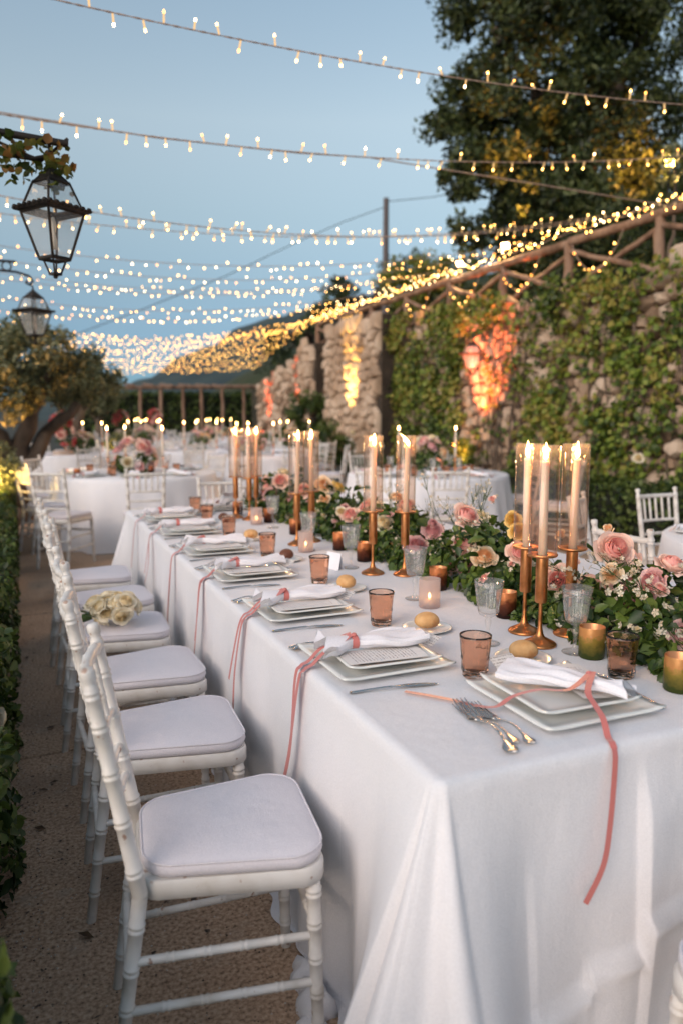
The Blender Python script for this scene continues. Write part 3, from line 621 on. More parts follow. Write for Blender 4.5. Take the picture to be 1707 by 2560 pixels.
LAN.put((6.62, 10.29, 2.1), rad(45), 'iron lantern fixed on the stone wall beside the red-lit stones', 'iron lanterns on the wall', .95)
ob('wall_bracket', G().tube([(7.0, 10.29, 2.72), (6.8, 10.29, 2.74), (6.62, 10.29, 2.68), (6.62, 10.29, 2.57)], .014, 6).mesh('wall_bracket', M['iron']), label='short iron bracket holding the lantern on the stone wall', cat='bracket')
a1 = thing('lantern_arm', 'iron pipe arm wound with vine above the nearer lantern', 'bracket', (-1.3, 3.6, 0))
ob('post', G().tube([(0, 0, 0), (0, 0, 2.75)], .035, 10).mesh('post', M['iron']), a1)
ob('arm', G().tube([(0, 0, 2.62), (.7, 0, 2.60), (1.56, -.02, 2.55)], .016, 8).mesh('arm', M['iron']), a1)
ob('arm', G().tube([(0, 0, 2.50), (.8, .02, 2.51), (1.42, 0, 2.48), (1.485, 0, 2.50)], .010, 8).mesh('arm', M['iron']), a1)
ob('hook', G().tube([(1.485, 0, 2.555), (1.485, 0, 2.52), (1.485, 0, 2.475)], .008, 6).mesh('hook', M['iron']), a1)
vr = random.Random(4); VP = []
for i in range(330):
    x = vr.uniform(.75, 1.58); z = 2.50 + max(-.1, min(.085, vr.gauss(0, .05))) - .04 * (x > 1.2); VP.append((x, vr.gauss(0, .06), z))
for i in range(9): VP.append((1.47 + vr.gauss(0, .04), vr.gauss(0, .03), 2.46 - vr.random() * .12))
vine = thing('climbing_vine', 'leafy vine with reddish leaves wound round the iron lantern arm', 'vine', (-1.3, 3.6, 0))
vm = leafmat('vine_leaf', [(.05, .075, .012), (.11, .14, .022), (.17, .16, .03), (.26, .12, .03)], 6, .6, .5, .5)
ob('leaf', leaves('vine_leaves', np.array(VP), .040, vm, wid=.8, shape=2), vine, kind='stuff')
ob('stem', G().tube([(.0, .02, 2.45), (.5, -.03, 2.56), (.9, .03, 2.5), (1.2, -.03, 2.55), (1.45, .02, 2.48), (1.56, .0, 2.58)], .007, 6).mesh('vine_stem', M['bark']), vine)
a2 = thing('lantern_arm', 'curled iron bracket holding the farther lantern', 'bracket', (-1.3, 7.8, 0))
ob('post', G().tube([(0, 0, 0), (0, 0, 3.05)], .035, 10).mesh('post', M['iron']), a2)
ob('arm', G().tube([(0, 0, 2.80), (1.36, 0, 2.80)], .012, 8).mesh('arm', M['iron']), a2)
cur = [(0, 0, 2.70), (.7, 0, 2.71), (1.2, 0, 2.715), (1.36, 0, 2.71), (1.47, 0, 2.68), (1.50, 0, 2.635), (1.47, 0, 2.60), (1.44, 0, 2.615), (1.45, 0, 2.64)]
ob('arm', G().tube(cur, .011, 8).mesh('arm', M['iron']), a2)
ob('scroll', G().tube([(1.28 + .04 * math.cos(a * .52), 0, 2.757 + .04 * math.sin(a * .52)) for a in range(13)], .008, 6).mesh('scroll', M['iron']), a2)
ob('hook', G().tube([(1.47, 0, 2.60), (1.495, 0, 2.59), (1.495, 0, 2.57)], .008, 6).mesh('hook', M['iron']), a2)
# ---------------------------------------------------------------- string lights
def bulb_mesh(tipmat):
    g = G(); g.lathe([(.0042, 0), (.0056, .006), (.0056, .040), (.0060, .050)], 8, mat=0); g.lathe([(.0060, .048), (.0064, .056), (.0058, .063), (.0, .067)], 8, mat=1); return g.mesh('bulb', M['bulbbody'], tipmat)
BM = [bulb_mesh(M['bulbtip']), bulb_mesh(M['bulbwhite']), bulb_mesh(M['bulbdim'])]
FB = G().ell((0, 0, 0), (.0112, .0112, .0145), 5, 3).mesh('far_bulb', M['bulbtip'])
sr = random.Random(31)
def string_light(i, y, x0, z0, c, single, step, label, xa=-3.2, xb=7.05, rb=1.0):
    zf = lambda x: z0 + c * (x - x0) ** 2
    root = thing('string_light', label, 'string light', (0, y, 0), 0, 'strings of fairy lights above the tables')
    pts = [(xa + (xb - xa) * t / 48, 0, zf(xa + (xb - xa) * t / 48)) for t in range(49)]
    g = G()
    if single:
        for s in (0, PI): g.tube([(p[0] + (k - .5) * 0,   .003 * math.cos(k * 2.2 + s), p[2] + .003 * math.sin(k * 2.2 + s)) for k, p in [(q, pts[q // 4] if q % 4 == 0 else tuple(pts[q // 4][m] + (pts[min(q // 4 + 1, 48)][m] - pts[q // 4][m]) * (q % 4) / 4 for m in range(3))) for q in range(193)]], .0030, 5)
    else: g.tube(pts, .004 if i < 9 else .003, 5)
    ob('cord', g.mesh('cord', M['cord']), root)
    x = xa + .05; many = G(); mats_ = [M['bulbbody'], M['bulbtip'], M['bulbwhite'], M['bulbdim']]; n = 0
    while x < xb - .05:
        up = sr.random() < .42; k = 0 if sr.random() < .6 else (1 if sr.random() < .55 else 2)
        t1 = sr.gauss(0, .22); t2 = sr.gauss(.1, .25); z = zf(x)
        if single and -.6 < x < 6.9:
            ob('bulb', BM[k], root, (x, 0, z + (.004 if up else -.004)), (t1 + (0 if up else PI), t2, 0), 1.0)
        elif single:
            many.merge(BM[k], Matrix.Translation((x, 0, z)) @ Euler((t1 + (0 if up else PI), t2, 0)).to_matrix().to_4x4(), 1)
        else:
            many.merge(FB, Matrix.Translation((x + sr.uniform(-.03, .03), sr.uniform(-.03, .03), z + (.03 if up else -.035) + sr.uniform(-.012, .012))) @ Matrix.Scale(rb * sr.uniform(.8, 1.15), 4), 1 + k)
        x += step * sr.uniform(.6, 1.4)
    if many.v: ob('bulbs', many.mesh('bulbs', *(mats_ if i < 10 else [M['bulbbody'], M['golden'], M['bulbtip'], M['bulbdim']])), root, kind='stuff')
ORD = ['nearest', 'second', 'third', 'fourth', 'fifth', 'sixth', 'seventh', 'eighth', 'ninth', 'tenth', 'eleventh', 'twelfth', 'thirteenth', 'fourteenth', 'fifteenth', 'sixteenth', 'seventeenth', 'eighteenth', 'nineteenth', 'twentieth', 'twenty-first', 'twenty-second', 'twenty-third', 'twenty-fourth', 'farthest']
SP = [(4.7, 1.4, 3.635, .0135), (5.58, .6, 3.31, .0178), (6.62, 1.7, 2.99, .0285), (8.03, 1.0, 3.25, .0189), (9.43, 1.4, 3.2, .0222), (10.66, 1.7, 3.24, .0245), (11.5, 1.6, 3.15, .0245), (12.2, 1.5, 2.99, .0268), (12.43, 1.9, 3.36, .0228), (14.23, 1.5, 3.08, .0225), (15.35, 2.4, 2.84, .037)]
for j in range(13):
    y = 16.1 + j * .6; zr = 3.75 if y < 18 else 3.75 - (y - 18) * .17; z0 = 2.93 - j * .028; SP.append((y, 1.8, z0, (zr - z0) / 27))
for i, (y, x0, z0, c) in enumerate(SP):
    string_light(i, y, x0, z0, c, i < 4, (.165, .135, .115, .115)[i] if i < 4 else (.125 if i < 9 else .10), '%s string of warm fairy lights above the tables, counted from the front' % ORD[i] if 0 < i < len(SP) - 1 else ('topmost and nearest string of fairy lights crossing the sky' if i == 0 else 'farthest and lowest string of fairy lights over the far tables'), rb=.74 if i < 9 else .95)
cb = [(-3.2, 0, 3.98), (-1.5, 0, 3.82), (0, 0, 3.765), (1.2, 0, 3.74), (2.5, 0, 3.78), (3.2, 0, 3.83), (3.9, 0, 3.82), (5.0, 0, 3.81), (6.9, 0, 3.78)]
ob('support_cable', G().tube(cb, .006, 6).mesh('support_cable', M['cord']), loc=(0, 6.85, 0), label='bare support cable without bulbs running down to the railing post', cat='cable')
gl = thing('railing_garland', 'garland of fairy lights wound along the log railing and drooping between posts', 'string light', (7.0, 0, 0)); gp = []
for i in range(len(py_) - 1):
    for k in range(8):
        t = k / 8; y = py_[i] + (py_[i + 1] - py_[i]) * t; gp.append((-.05, y, rz(y) + .07 + .02 * math.sin(k * 2.1)))
ob('cord', G().tube(gp, .006, 5).mesh('cord', M['cord']), gl)
mg = G()
for p in gp:
    for s in range(3):
        mg.merge(FB, Matrix.Translation((p[0] - .02 + sr.uniform(-.03, .03), p[1] + s * .065, p[2] + sr.uniform(-.05, .06))), 1 + (sr.random() < .3) + (sr.random() < .2))
dp = []
for i in range(2, 8):
    y = py_[i] + .45; pts = [(-.02, y + t * .95, rz(y) - .08 - .42 * math.sin(PI * t) ** .8) for t in [q / 10 for q in range(11)]]
    ob('cord', G().tube(pts, .005, 5).mesh('cord', M['cord']), gl)
    for p in pts[1:-1]: mg.merge(FB, Matrix.Translation((p[0] - .02, p[1] + sr.uniform(-.03, .03), p[2] + sr.uniform(-.04, .04))), 3 if sr.random() < .5 else 1)
ob('bulbs', mg.mesh('bulbs', M['bulbbody'], M['bulbtip'], M['bulbwhite'], M['bulbdim']), gl, kind='stuff')
# ---------------------------------------------------------------- bamboo-style chairs
def ringed(p0, p1, r0, r1, rings, seg=12, rr=1.14, g=None):
    """a turned bamboo-like rod: double raised rings at the given fractions"""
    g = g or G(); P0, P1 = Vector(p0), Vector(p1); Lh = (P1 - P0).length; st = [(0, 1), (1, 1)]
    for t in rings:
        h = .0042 / Lh
        for o in (-.0065, .0065):
            q = o / Lh; st += [(t + q - h, 1), (t + q - h * .5, rr), (t + q + h * .5, rr), (t + q + h, 1)]
    st.sort(); st = [s for s in st if 0 <= s[0] <= 1]
    return g.tube([P0 + (P1 - P0) * t for t, _ in st], [(r0 + (r1 - r0) * t) * k for t, k in st], seg)
def outline(hwf, hwr, yf, yr, r, n=7):
    """rounded trapezoid outline, front at yf"""
    pts = []
    for (cx, cy_, a0) in ((hwf - r, yf - r, 0), (-(hwf - r), yf - r, 90), (-(hwr - r), yr + r, 180), (hwr - r, yr + r, 270)):
        for k in range(n): a = rad(a0 + 90 * k / (n - 1)); pts.append((cx + r * math.cos(a), cy_ + r * math.sin(a)))
    return pts
def pad(levels, outl, mat=0, g=None, bow=0.0):
    g = g or G(); n = len(outl); vs = []; fs = []
    for (inset, z) in levels:
        for (x, y) in outl:
            d = math.hypot(x, y); k = max(.02, 1 - inset / d); vs.append((x * k, y * k, z))
    for i in range(len(levels) - 1):
        for k in range(n): k2 = (k + 1) % n; fs.append((i * n + k, i * n + k2, (i + 1) * n + k2, (i + 1) * n + k))
    g.add(vs, fs, mat); c = len(vs)
    g.add(vs[-n:], [tuple(range(n))], mat); g.add(vs[:n], [tuple(range(n - 1, -1, -1))], mat); return g
def chair_parts():
    W = M['paint']; P = []
    so_ = outline(.192, .152, .205, -.19, .055)
    fr = pad([(.012, .408), (.0, .412), (.0, .445), (.006, .452)], so_); P.append(('seat_frame', fr.mesh('seat_frame', W)))
    co = outline(.190, .150, .205, -.178, .075)
    P.append(('cushion', pad([(.012, .452), (.001, .456), (-.003, .468), (.0, .482), (.006, .4855), (.03, .491), (.08, .496), (.14, .499), (.175, .500)], co).mesh('cushion', M['cushion'])))
    P.append(('piping', G().tube([(x * 1.0, y * 1.0, .4835) for x, y in co], .0028, 6, closed=True).mesh('piping', M['cushion']), 'cushion'))
    for s in (-1, 1):
        P.append(('front_leg', ringed((s * .178, .185, 0), (s * .170, .175, .41), .0130, .0160, (.18, .36, .56, .76, .94)).mesh('front_leg', W)))
        lower = ringed((s * .150, -.245, 0), (s * .150, -.185, .43), .0130, .0165, (.2, .42, .62, .84))
        ringed((s * .150, -.185, .43), (s * .163, -.262, .885), .0165, .0145, (.12, .37, .60, .82, .97), g=lower)
        a = Vector((s * .163, -.262, .885)); d = Vector((s * .013, -.077, .455)).normalized()
        lower.tube([a, a + d * .006, a + d * .012, a + d * .020, a + d * .034, a + d * .040, a + d * .042], [.0145, .0125, .0115, .0150, .0160, .013, .006], 12)
        P.append(('back_post', lower.mesh('back_post', W)))
    def rl(z, y, x, r, rings, bow=.018):
        g = G(); n = 14; pts = []; rr = []
        for k in range(n * 3 + 1):
            t = k / (n * 3); pts.append(((2 * t - 1) * x, y - bow * math.sin(PI * t), z)); m = min(abs(t - q) for q in rings); rr.append(r * (1.18 if m < .013 else 1))
        return g.tube(pts, rr, 10)
    yb = lambda z: -.185 - (z - .43) * .169
    xb = lambda z: .150 + (z - .43) * .0286
    P.append(('top_rail', rl(.872, yb(.872), xb(.872), .0135, (.12, .31, .5, .69, .88)).mesh('top_rail', W)))
    for z in (.715, .628, .555): P.append(('back_rail', rl(z, yb(z), xb(z), .0095, (.25, .5, .75)).mesh('back_rail', W)))
    for k in range(5):
        t = (k + 1) / 6; x1 = (2 * t - 1) * xb(.872); x0 = (2 * t - 1) * xb(.715); b = .018 * math.sin(PI * t)
        P.append(('spindle', ringed((x0, yb(.715) - b, .715), (x1, yb(.872) - b, .872), .0075, .0075, (.35, .68), 8).mesh('spindle', W)))
    for s in (-1, 1):
        for z0, z1 in ((.285, .285), (.175, .175)):
            P.append(('stretcher', ringed((s * .152, -.245 + z0 * .14, z0), (s * (.178 - z1 * .02), .183 - z1 * .02, z1), .0095, .0095, (.2, .4, .6, .8), 8).mesh('stretcher', W)))
    P.append(('stretcher', ringed((-.174, .178, .31), (.174, .178, .31), .0095, .0095, (.2, .5, .8), 8).mesh('stretcher', W)))
    P.append(('stretcher', ringed((-.15, -.215, .25), (.15, -.215, .25), .0095, .0095, (.2, .5, .8), 8).mesh('stretcher', W)))
    return P
CP = chair_parts(); CHAIR = Kit('banquet_chair', 'chair', CP)
fc = G()
for p in CP: fc.merge(p[1], None, 1 if p[0] in ('cushion', 'piping') else 0)
FARCHAIR = fc.mesh('far_chair', M['paint'], M['cushion'])
def face(dx, dy): return math.atan2(dy, dx) - PI / 2
ROW = [1.605, 2.20, 2.775, 3.37, 3.95, 4.55]
RL = ['white bamboo-style chair nearest the camera beside the long table, cushion in full view', 'second white chair from the front along the left of the long table', 'third white chair from the front, just before the bouquet chair', 'white chair beside the long table with the rose bouquet on its cushion', 'white chair just beyond the bouquet chair on the long table', 'last white chair at the far end of the left row']
for i, y in enumerate(ROW):
    CHAIR.put((.372 + (.012, 0, .008, -.008, .01, -.012)[i], y, 0), rad(-90) + rad((-7, -3, 2, -2, 3, -1)[i]), RL[i], 'chairs along the left of the long table')
index_kids(CHAIR.root) if False else None
def at_back(bx, by, tx, ty): d = Vector((tx - bx, ty - by)).normalized(); return (bx + d.x * .265, by + d.y * .265, 0), face(d.x, d.y)
def chair_at(bx, by, tx, ty, label, group):
    l, r = at_back(bx, by, tx, ty); return CHAIR.put(l, r, label, group)
chair_at(1.42, 5.74, 1.40, 4.0, 'white chair at the far head of the long table, backrest behind the goblets', 'chairs at the heads of the long table')
CHAIR.put((1.19, .70, 0), rad(3), 'white chair at the near head of the long table, only its cushion corner showing', 'chairs at the heads of the long table')
RT1, RTR, RTN = (1.2, 8.72), (4.2, 7.4), (3.86, 2.6)
GL, GR, GN = 'chairs round the left round table', 'chairs round the right round table', 'chairs round the table at the right edge'
for bx, by, lb in ((.0, 8.22, 'white chair at the left round table by the hedge, seen from the side'), (.22, 7.22, 'white chair pulled out at the near left of the left round table'), (1.03, 6.88, 'white chair with its back to the camera before the left round table'), (.12, 9.5, 'white chair beyond the left round table, beside the olive trunk'), (2.2, 7.75, 'white chair at the right of the left round table'), (2.25, 9.2, 'white chair at the far right of the left round table'), (1.2, 10.05, 'white chair behind the flowers of the left round table')):
    chair_at(bx, by, *RT1, lb, GL)
for bx, by, lb in ((5.40, 7.0, 'white chair at the right of the right round table, before the ivy'), (3.62, 5.95, 'white chair with its back to the camera before the right round table'), (2.95, 6.2, 'white chair at the near left of the right round table'), (3.05, 8.0, 'white chair at the far left of the right round table'), (4.0, 8.78, 'white chair behind the right round table, left of its flowers'), (4.95, 8.55, 'white chair behind the right round table, right of its flowers'), (5.3, 6.15, 'white chair turned sideways right of the tall candles')):
    chair_at(bx, by, *RTR, lb, GR)
for bx, by, lb in ((2.43, 2.55, 'white chair seen from behind just beyond the pink roses'), (3.85, 3.74, 'white chair facing the camera at the right edge before the ivy'), (3.12, 3.66, 'white chair seen side-on behind the tall candles on the right')):
    chair_at(bx, by, *RTN, lb, GN)
# ---------------------------------------------------------------- round tables
def round_cloth(r, seed, folds=18):
    g = G(); n = 144; rr = random.Random(seed); ph = [rr.uniform(0, 6.28) for _ in range(4)]
    def pos(a, t):
        w = math.cos(folds * a + ph[0] + .8 * math.sin(3 * a + ph[1])) * .6 + .4 * math.cos(folds * .55 * a + ph[2])
        k = min(1, t * 1.0); rad_ = r + .012 + .10 * t + .055 * w * t ** 1.2
        return (rad_ * math.cos(a), rad_ * math.sin(a), .74 - .735 * t)
    V = [(0, 0, .752)]; F = []; rings = [[(r * .5 * math.cos(2 * PI * k / n), r * .5 * math.sin(2 * PI * k / n), .752) for k in range(n)], [((r - .004) * math.cos(2 * PI * k / n), (r - .004) * math.sin(2 * PI * k / n), .751) for k in range(n)]]
    for t in (0, .06, .15, .3, .5, .75, 1.0): rings.append([pos(2 * PI * k / n, t) for k in range(n)])
    for R_ in rings: V += R_
    for k in range(n): F.append((0, 1 + k, 1 + (k + 1) % n))
    for i in range(len(rings) - 1):
        for k in range(n): a, b = 1 + i * n + k, 1 + i * n + (k + 1) % n; F.append((a, a + n, b + n, b))
    return g.add(V, F).mesh('round_cloth', M['cloth'])
RC = [round_cloth(.88, 3), round_cloth(.88, 9, 22)]
FAR = [((1.0, 13.3), 'far table by the olive trees'), ((3.45, 11.7), 'table behind the tall candles'), ((2.35, 15.9), 'far middle table'), ((5.0, 14.2), 'far table before the yellow buttress'), ((4.2, 17.9), 'far table by the big-leaf shrub'), ((2.9, 18.9), 'far table by the red stands'), ((5.2, 20.9), 'farthest right table'), ((3.5, 22.6), 'farthest table before the pergola'), ((3.05, 13.8), 'far table in the middle of the garden')]
TG = 'white round tablecloths'
ob('tablecloth', RC[0], loc=(*RT1, 0), label='white cloth on the round table at left beyond the long table', cat='tablecloth', group=TG)
ob('tablecloth', RC[1], loc=(*RTR, 0), label='white cloth on the round table behind the long table flowers, by the ivy wall', cat='tablecloth', group=TG)
ob('tablecloth', RC[0], loc=(*RTN, 0), scale=(.88, .88, 1), rot=(0, 0, 1), label='white cloth at the right edge behind the baby breath flowers', cat='tablecloth', group=TG)
for i, ((x, y), lb) in enumerate(FAR):
    ob('tablecloth', RC[i % 2], loc=(x, y, 0), rot=(0, 0, i * .7), label='white cloth on the ' + lb, cat='tablecloth', group=TG)
    free = ['right', 'far right', 'far', 'far left', 'left', 'near left', 'near', 'near right']; used = set()
    for k in range(7):
        a = 2 * PI * (k + .3 * sr.random()) / 7 + i; rr = 1.17 + .12 * sr.random(); cx_, cy_ = x + rr * math.cos(a), y + rr * math.sin(a)
        s8 = int(((a % (2 * PI)) / (2 * PI) * 8 + .5)) % 8
        while s8 in used: s8 = (s8 + 1) % 8
        used.add(s8)
        ob('banquet_chair', FARCHAIR, loc=(cx_, cy_, 0), rot=(0, 0, face(-math.cos(a), -math.sin(a))), label='small white chair, %s side of the %s' % (free[s8], lb), cat='chair', group='chairs at the far round tables')
# ---------------------------------------------------------------- the long table's cloth
TX0, TX1, TY0, TY1, TZ = .66, 2.36, 1.11, 5.32, .752
def long_cloth():
    rc = .022; per = []                                  # (point, normal, arclength, distance to near-left corner, to near-right corner)
    def side(a, b, nrm, n):
        for i in range(n): t = i / n; per.append((a[0] + (b[0] - a[0]) * t, a[1] + (b[1] - a[1]) * t, *nrm))
    def arc(c, a0, n):
        for i in range(n): a = rad(a0 + 90 * i / n); per.append((c[0] + rc * math.cos(a), c[1] + rc * math.sin(a), math.cos(a), math.sin(a)))
    side((TX0, TY1 - rc), (TX0, TY0 + rc), (-1, 0), 300); arc((TX0 + rc, TY0 + rc), 180, 40)
    side((TX0 + rc, TY0), (TX1 - rc, TY0), (0, -1), 170); arc((TX1 - rc, TY0 + rc), 270, 24)
    side((TX1, TY0 + rc), (TX1, TY1 - rc), (1, 0), 160); arc((TX1 - rc, TY1 - rc), 0, 24)
    side((TX1 - rc, TY1), (TX0 + rc, TY1), (0, 1), 100); arc((TX0 + rc, TY1 - rc), 90, 24)
    n = len(per); corners = [(TX0, TY0), (TX1, TY0), (TX1, TY1), (TX0, TY1)]
    sm = lambda e0, e1, x: (lambda t: t * t * (3 - 2 * t))(min(1, max(0, (x - e0) / (e1 - e0))))
    def off(p, t):
        x, y, nx, ny = p; o = .004 + .022 * t
        for ci, (cx, cy_) in enumerate(corners):
            d = math.hypot(x - cx, y - cy_); e = math.exp(-(d / .17) ** 2)
            o += (.235 if ci == 0 else .2) * e * t ** 1.15
            ang = math.atan2(ny, nx); o += .042 * e * t * math.sin(6.5 * ang + .6 + ci)
        if nx < -.9:
            o += t * (.016 * math.sin(y * 8.5 + .7 * math.sin(y * 3.1)) + .007 * math.sin(y * 23 + t * 2)) + .010 * t * t * math.sin(y * 41)
        elif ny < -.9:
            o += .020 * t * math.sin(x * 13 + .4) + .006 * t * math.sin(x * 34 + t * 3)
            o += .024 * (sm(1.128, 1.140, x) - sm(1.140, 1.40, x)) * sm(.02, .25, t)            # pressed fold
            o += .008 * (sm(.845, .86, x) - sm(.86, .98, x)) * sm(.15, .5, t)
            zc = .58 + (.10 if x < 1.0 else .05 if x < 1.135 else -.03) + .02 * math.sin(x * 9)      # horizontal pressed fold
            o += .014 * math.exp(-((t - zc) / .020) ** 2) + .014 * (sm(zc - .012, zc + .008, t) - sm(zc, zc + .35, t))
        else: o += .02 * t * math.sin((x + y) * 9)
        return o
    V = []; rows = 0
    def row(fn):
        nonlocal rows
        for p in per: V.append(fn(p))
        rows += 1
    row(lambda p: (p[0] - p[2] * .021, p[1] - p[3] * .021, TZ)); row(lambda p: (p[0] - p[2] * .010, p[1] - p[3] * .010, TZ)); row(lambda p: (p[0] - p[2] * .003, p[1] - p[3] * .003, TZ - .003))
    for k in range(33):
        t = (k / 32) ** 1.0; row(lambda p: (p[0] + p[2] * off(p, t), p[1] + p[3] * off(p, t), TZ - .010 - t * (TZ - .030)))
    for k, (dx, z) in enumerate(((.004, .012), (.012, .008), (.022, .010), (.030, .004))):
        row(lambda p: (p[0] + p[2] * (off(p, 1) + dx * (.7 + .6 * math.sin(p[0] * 17 + p[1] * 11))), p[1] + p[3] * (off(p, 1) + dx * (.7 + .6 * math.sin(p[0] * 17 + p[1] * 11))), z + .006 * math.sin(p[1] * 29 + p[0] * 23)))
    F = []
    for i in range(rows - 1):
        for k in range(n): k2 = (k + 1) % n; F.append((i * n + k, i * n + k2, (i + 1) * n + k2, (i + 1) * n + k))
    g = G().add(V, F); e = .0185
    g.grid(lambda u, v: (TX0 + e + u * (TX1 - TX0 - 2 * e), TY0 + e + v * (TY1 - TY0 - 2 * e), TZ - .0004), 30, 70); return g.mesh('long_cloth', M['cloth'])
ob('tablecloth', long_cloth(), label='long white linen cloth falling to the ground over the nearest table', cat='tablecloth')
pool = G()
for (cx, cy_, w, h, a) in ((.585, 1.53, .042, .055, .3), (.60, 1.62, .04, .04, -.4), (.56, 1.48, .035, .025, .8)):
    pool.ell((cx, cy_, .0), (w, w * 1.5, h), 18, 10, fn=lambda p: 1 + .16 * math.sin(5 * p.x + 3 * p.y) + .10 * math.sin(9 * p.y))
ob('cloth_end', pool.mesh('cloth_end', M['cloth']), label='bunched end of white cloth lying on the path under the nearest chair', cat='cloth')
# ---------------------------------------------------------------- place settings
def square_plate(h, rise, th=.0045):
    n = 22
    def z(u, v):
        m = max(abs(u), abs(v)); e = max(0, (m - .60) / .40); c = max(0, min(abs(u), abs(v)) - .7) / .3
        return .0025 + rise * e * e * (3 - 2 * e) * .8 + rise * .35 * c * c
    g = G(); K = lambda u, v: (lambda q: (u * q, v * q))(1 - .012 * (1 - min(abs(u), abs(v)) ** 2) * max(abs(u), abs(v)) ** 4)
    f = lambda s, dz: (lambda a, b: (lambda u, v: (K(u, v)[0] * h, K(u, v)[1] * h, z(u, v) + dz))(2 * a - 1, 2 * b - 1))
    g.grid(f(1, th), n, n); g2 = G().grid(f(1, 0), n, n); g.add(g2.v, [tuple(reversed(q)) for q in g2.f])
    w = n + 1; o = w * w; edge = [i for i in range(n)] + [i * w + n for i in range(n)] + [n * w + n - i for i in range(n)] + [(n - i) * w for i in range(n)]
    for i in range(len(edge)):
        a, b = edge[i], edge[(i + 1) % len(edge)]; g.f.append((a, o + a, o + b, b)); g.m.append(0); g.sm.append(True)
    return g.mesh('square_plate', M['china'])
CHG, DIN = square_plate(.158, .016), square_plate(.128, .018)
def card(name, w, h, m, curl=.004):
    f = lambda dz: (lambda u, v: ((u - .5) * w, (v - .5) * h, dz + curl * math.sin(u * PI) * (v - .3)))
    g = G().grid(f(.0008), 4, 6); g2 = G().grid(f(0), 4, 6); g.add(g2.v, [tuple(reversed(q)) for q in g2.f]); return g.mesh(name, m)
pm = mat('printed_menu_paper', (.80, .76, .73), .8)
tc = N(pm, 'ShaderNodeTexCoord'); sx = N(pm, 'ShaderNodeSeparateXYZ'); L(pm, tc.outputs['Object'], sx.inputs[0])
def mth(m, op, a, b=None):
    n = N(m, 'ShaderNodeMath', operation=op)
    for i, q in enumerate((a, b)):
        if q is None: continue
        if isinstance(q, (int, float)): n.inputs[i].default_value = q
        else: L(m, q, n.inputs[i])
    return n.outputs[0]
ln = mth(pm, 'GREATER_THAN', mth(pm, 'FRACT', mth(pm, 'MULTIPLY', sx.outputs[1], 110)), .62)
wn = N(pm, 'ShaderNodeTexNoise'); wn.inputs['Scale'].default_value = 260; L(pm, tc.outputs['Object'], wn.inputs['Vector'])
wd = mth(pm, 'GREATER_THAN', wn.outputs['Fac'], .47)
inx = mth(pm, 'LESS_THAN', mth(pm, 'ABSOLUTE', sx.outputs[0]), .040); iny = mth(pm, 'LESS_THAN', mth(pm, 'ABSOLUTE', sx.outputs[1]), .085)
mk = mth(pm, 'MULTIPLY', mth(pm, 'MULTIPLY', ln, wd), mth(pm, 'MULTIPLY', inx, iny))
mxc = N(pm, 'ShaderNodeMix', data_type='RGBA'); mxc.inputs['A'].default_value = (.80, .76, .73, 1); mxc.inputs['B'].default_value = (.42, .36, .35, 1)
L(pm, mk, mxc.inputs['Factor']); L(pm, mxc.outputs['Result'], bsdf(pm).inputs['Base Color'])
MENU = card('menu_card', .105, .215, pm, .006); NAME = card('place_card', .075, .040, pm, .003)
def napkin_mesh(seed, fan=.062):
    r = random.Random(seed); ph = r.uniform(0, 6)
    def f(u, v):
        a = 2 * PI * u; s = v
        if s < .3: q = s / .3; w = fan * (1 - q) ** 1.2 + .019; h = .017 - .004 * q
        else: q = (s - .3) / .7; w = .019 + .026 * min(1, q * 2.6) ** .8 + .010 * q; h = .013 + .001 * min(1, q * 3) - .003 * q
        e = 1.0; ca, sa = math.cos(a), math.sin(a); sg = lambda t: math.copysign(abs(t) ** .7, t)
        ruf = (max(0, .3 - s) / .3)
        x = w * sg(ca); z = h * sg(sa) * (1 - .45 * ruf) + .014 * ruf * math.sin(5 * x / .06 + ph) + .0030 * math.sin(7 * a + s * 9 + ph) + (.0035 * math.sin(x * 120 + ph) + .004 * math.sin(s * 11 + x * 30 + ph)) * max(0, min(1, (s - .3) * 6))
        return (x + .004 * math.sin(s * 8 + ph), -.155 + .285 * s + .012 * ruf * math.sin(4 * x / .05 + ph), z + .020)
    g = G().grid(f, 40, 34); n = 41
    g.add(g.v[:n], [tuple(range(n))]); g.add(g.v[-n:], [tuple(range(n - 1, -1, -1))]); return g.mesh('napkin', M['napkin'])
def strip(g, pts, w, dirs, th=.0006):
    P = [Vector(p) for p in pts]; V = []; F = []
    for i, p in enumerate(P):
        d = Vector(dirs[i] if isinstance(dirs, list) else dirs).normalized() * w / 2; V += [p - d, p + d]
    for i in range(len(P) - 1): a = i * 2; F.append((a, a + 1, a + 3, a + 2))
    return g.add(V, F)
def cr(pts, n=6):
    out = []; P = [Vector(p) for p in pts]
    for i in range(len(P) - 1):
        p0, p1, p2, p3 = P[max(i - 1, 0)], P[i], P[i + 1], P[min(i + 2, len(P) - 1)]
        for k in range(n):
            t = k / n; out.append(.5 * ((2 * p1) + (p2 - p0) * t + (2 * p0 - 5 * p1 + 4 * p2 - p3) * t * t + (3 * p1 - p0 - 3 * p2 + p3) * t ** 3))
    return out + [P[-1]]
def ribbon_mesh(tails, w=.012, hang=Vector((0, -1, .25))):
    g = G(); ring = [(.0225 * math.cos(a), -.068, .020 + .0185 * math.sin(a)) for a in [2 * PI * k / 24 for k in range(25)]]
    strip(g, ring, w, (0.15, 1, 0)); g.ell((.004, -.068, .040), (.009, .008, .006), 8, 6)
    for t in tails:
        pts = cr(t, 7); dirs = []
        for i, p in enumerate(pts):
            tg = (pts[min(i + 1, len(pts) - 1)] - pts[max(i - 1, 0)]).normalized(); up = hang if p.z < -.042 else Vector((0, 0, 1))
            dirs.append(tuple(tg.cross(up)))
        strip(g, pts, w, dirs)
    return g.mesh('ribbon', M['ribbon'])
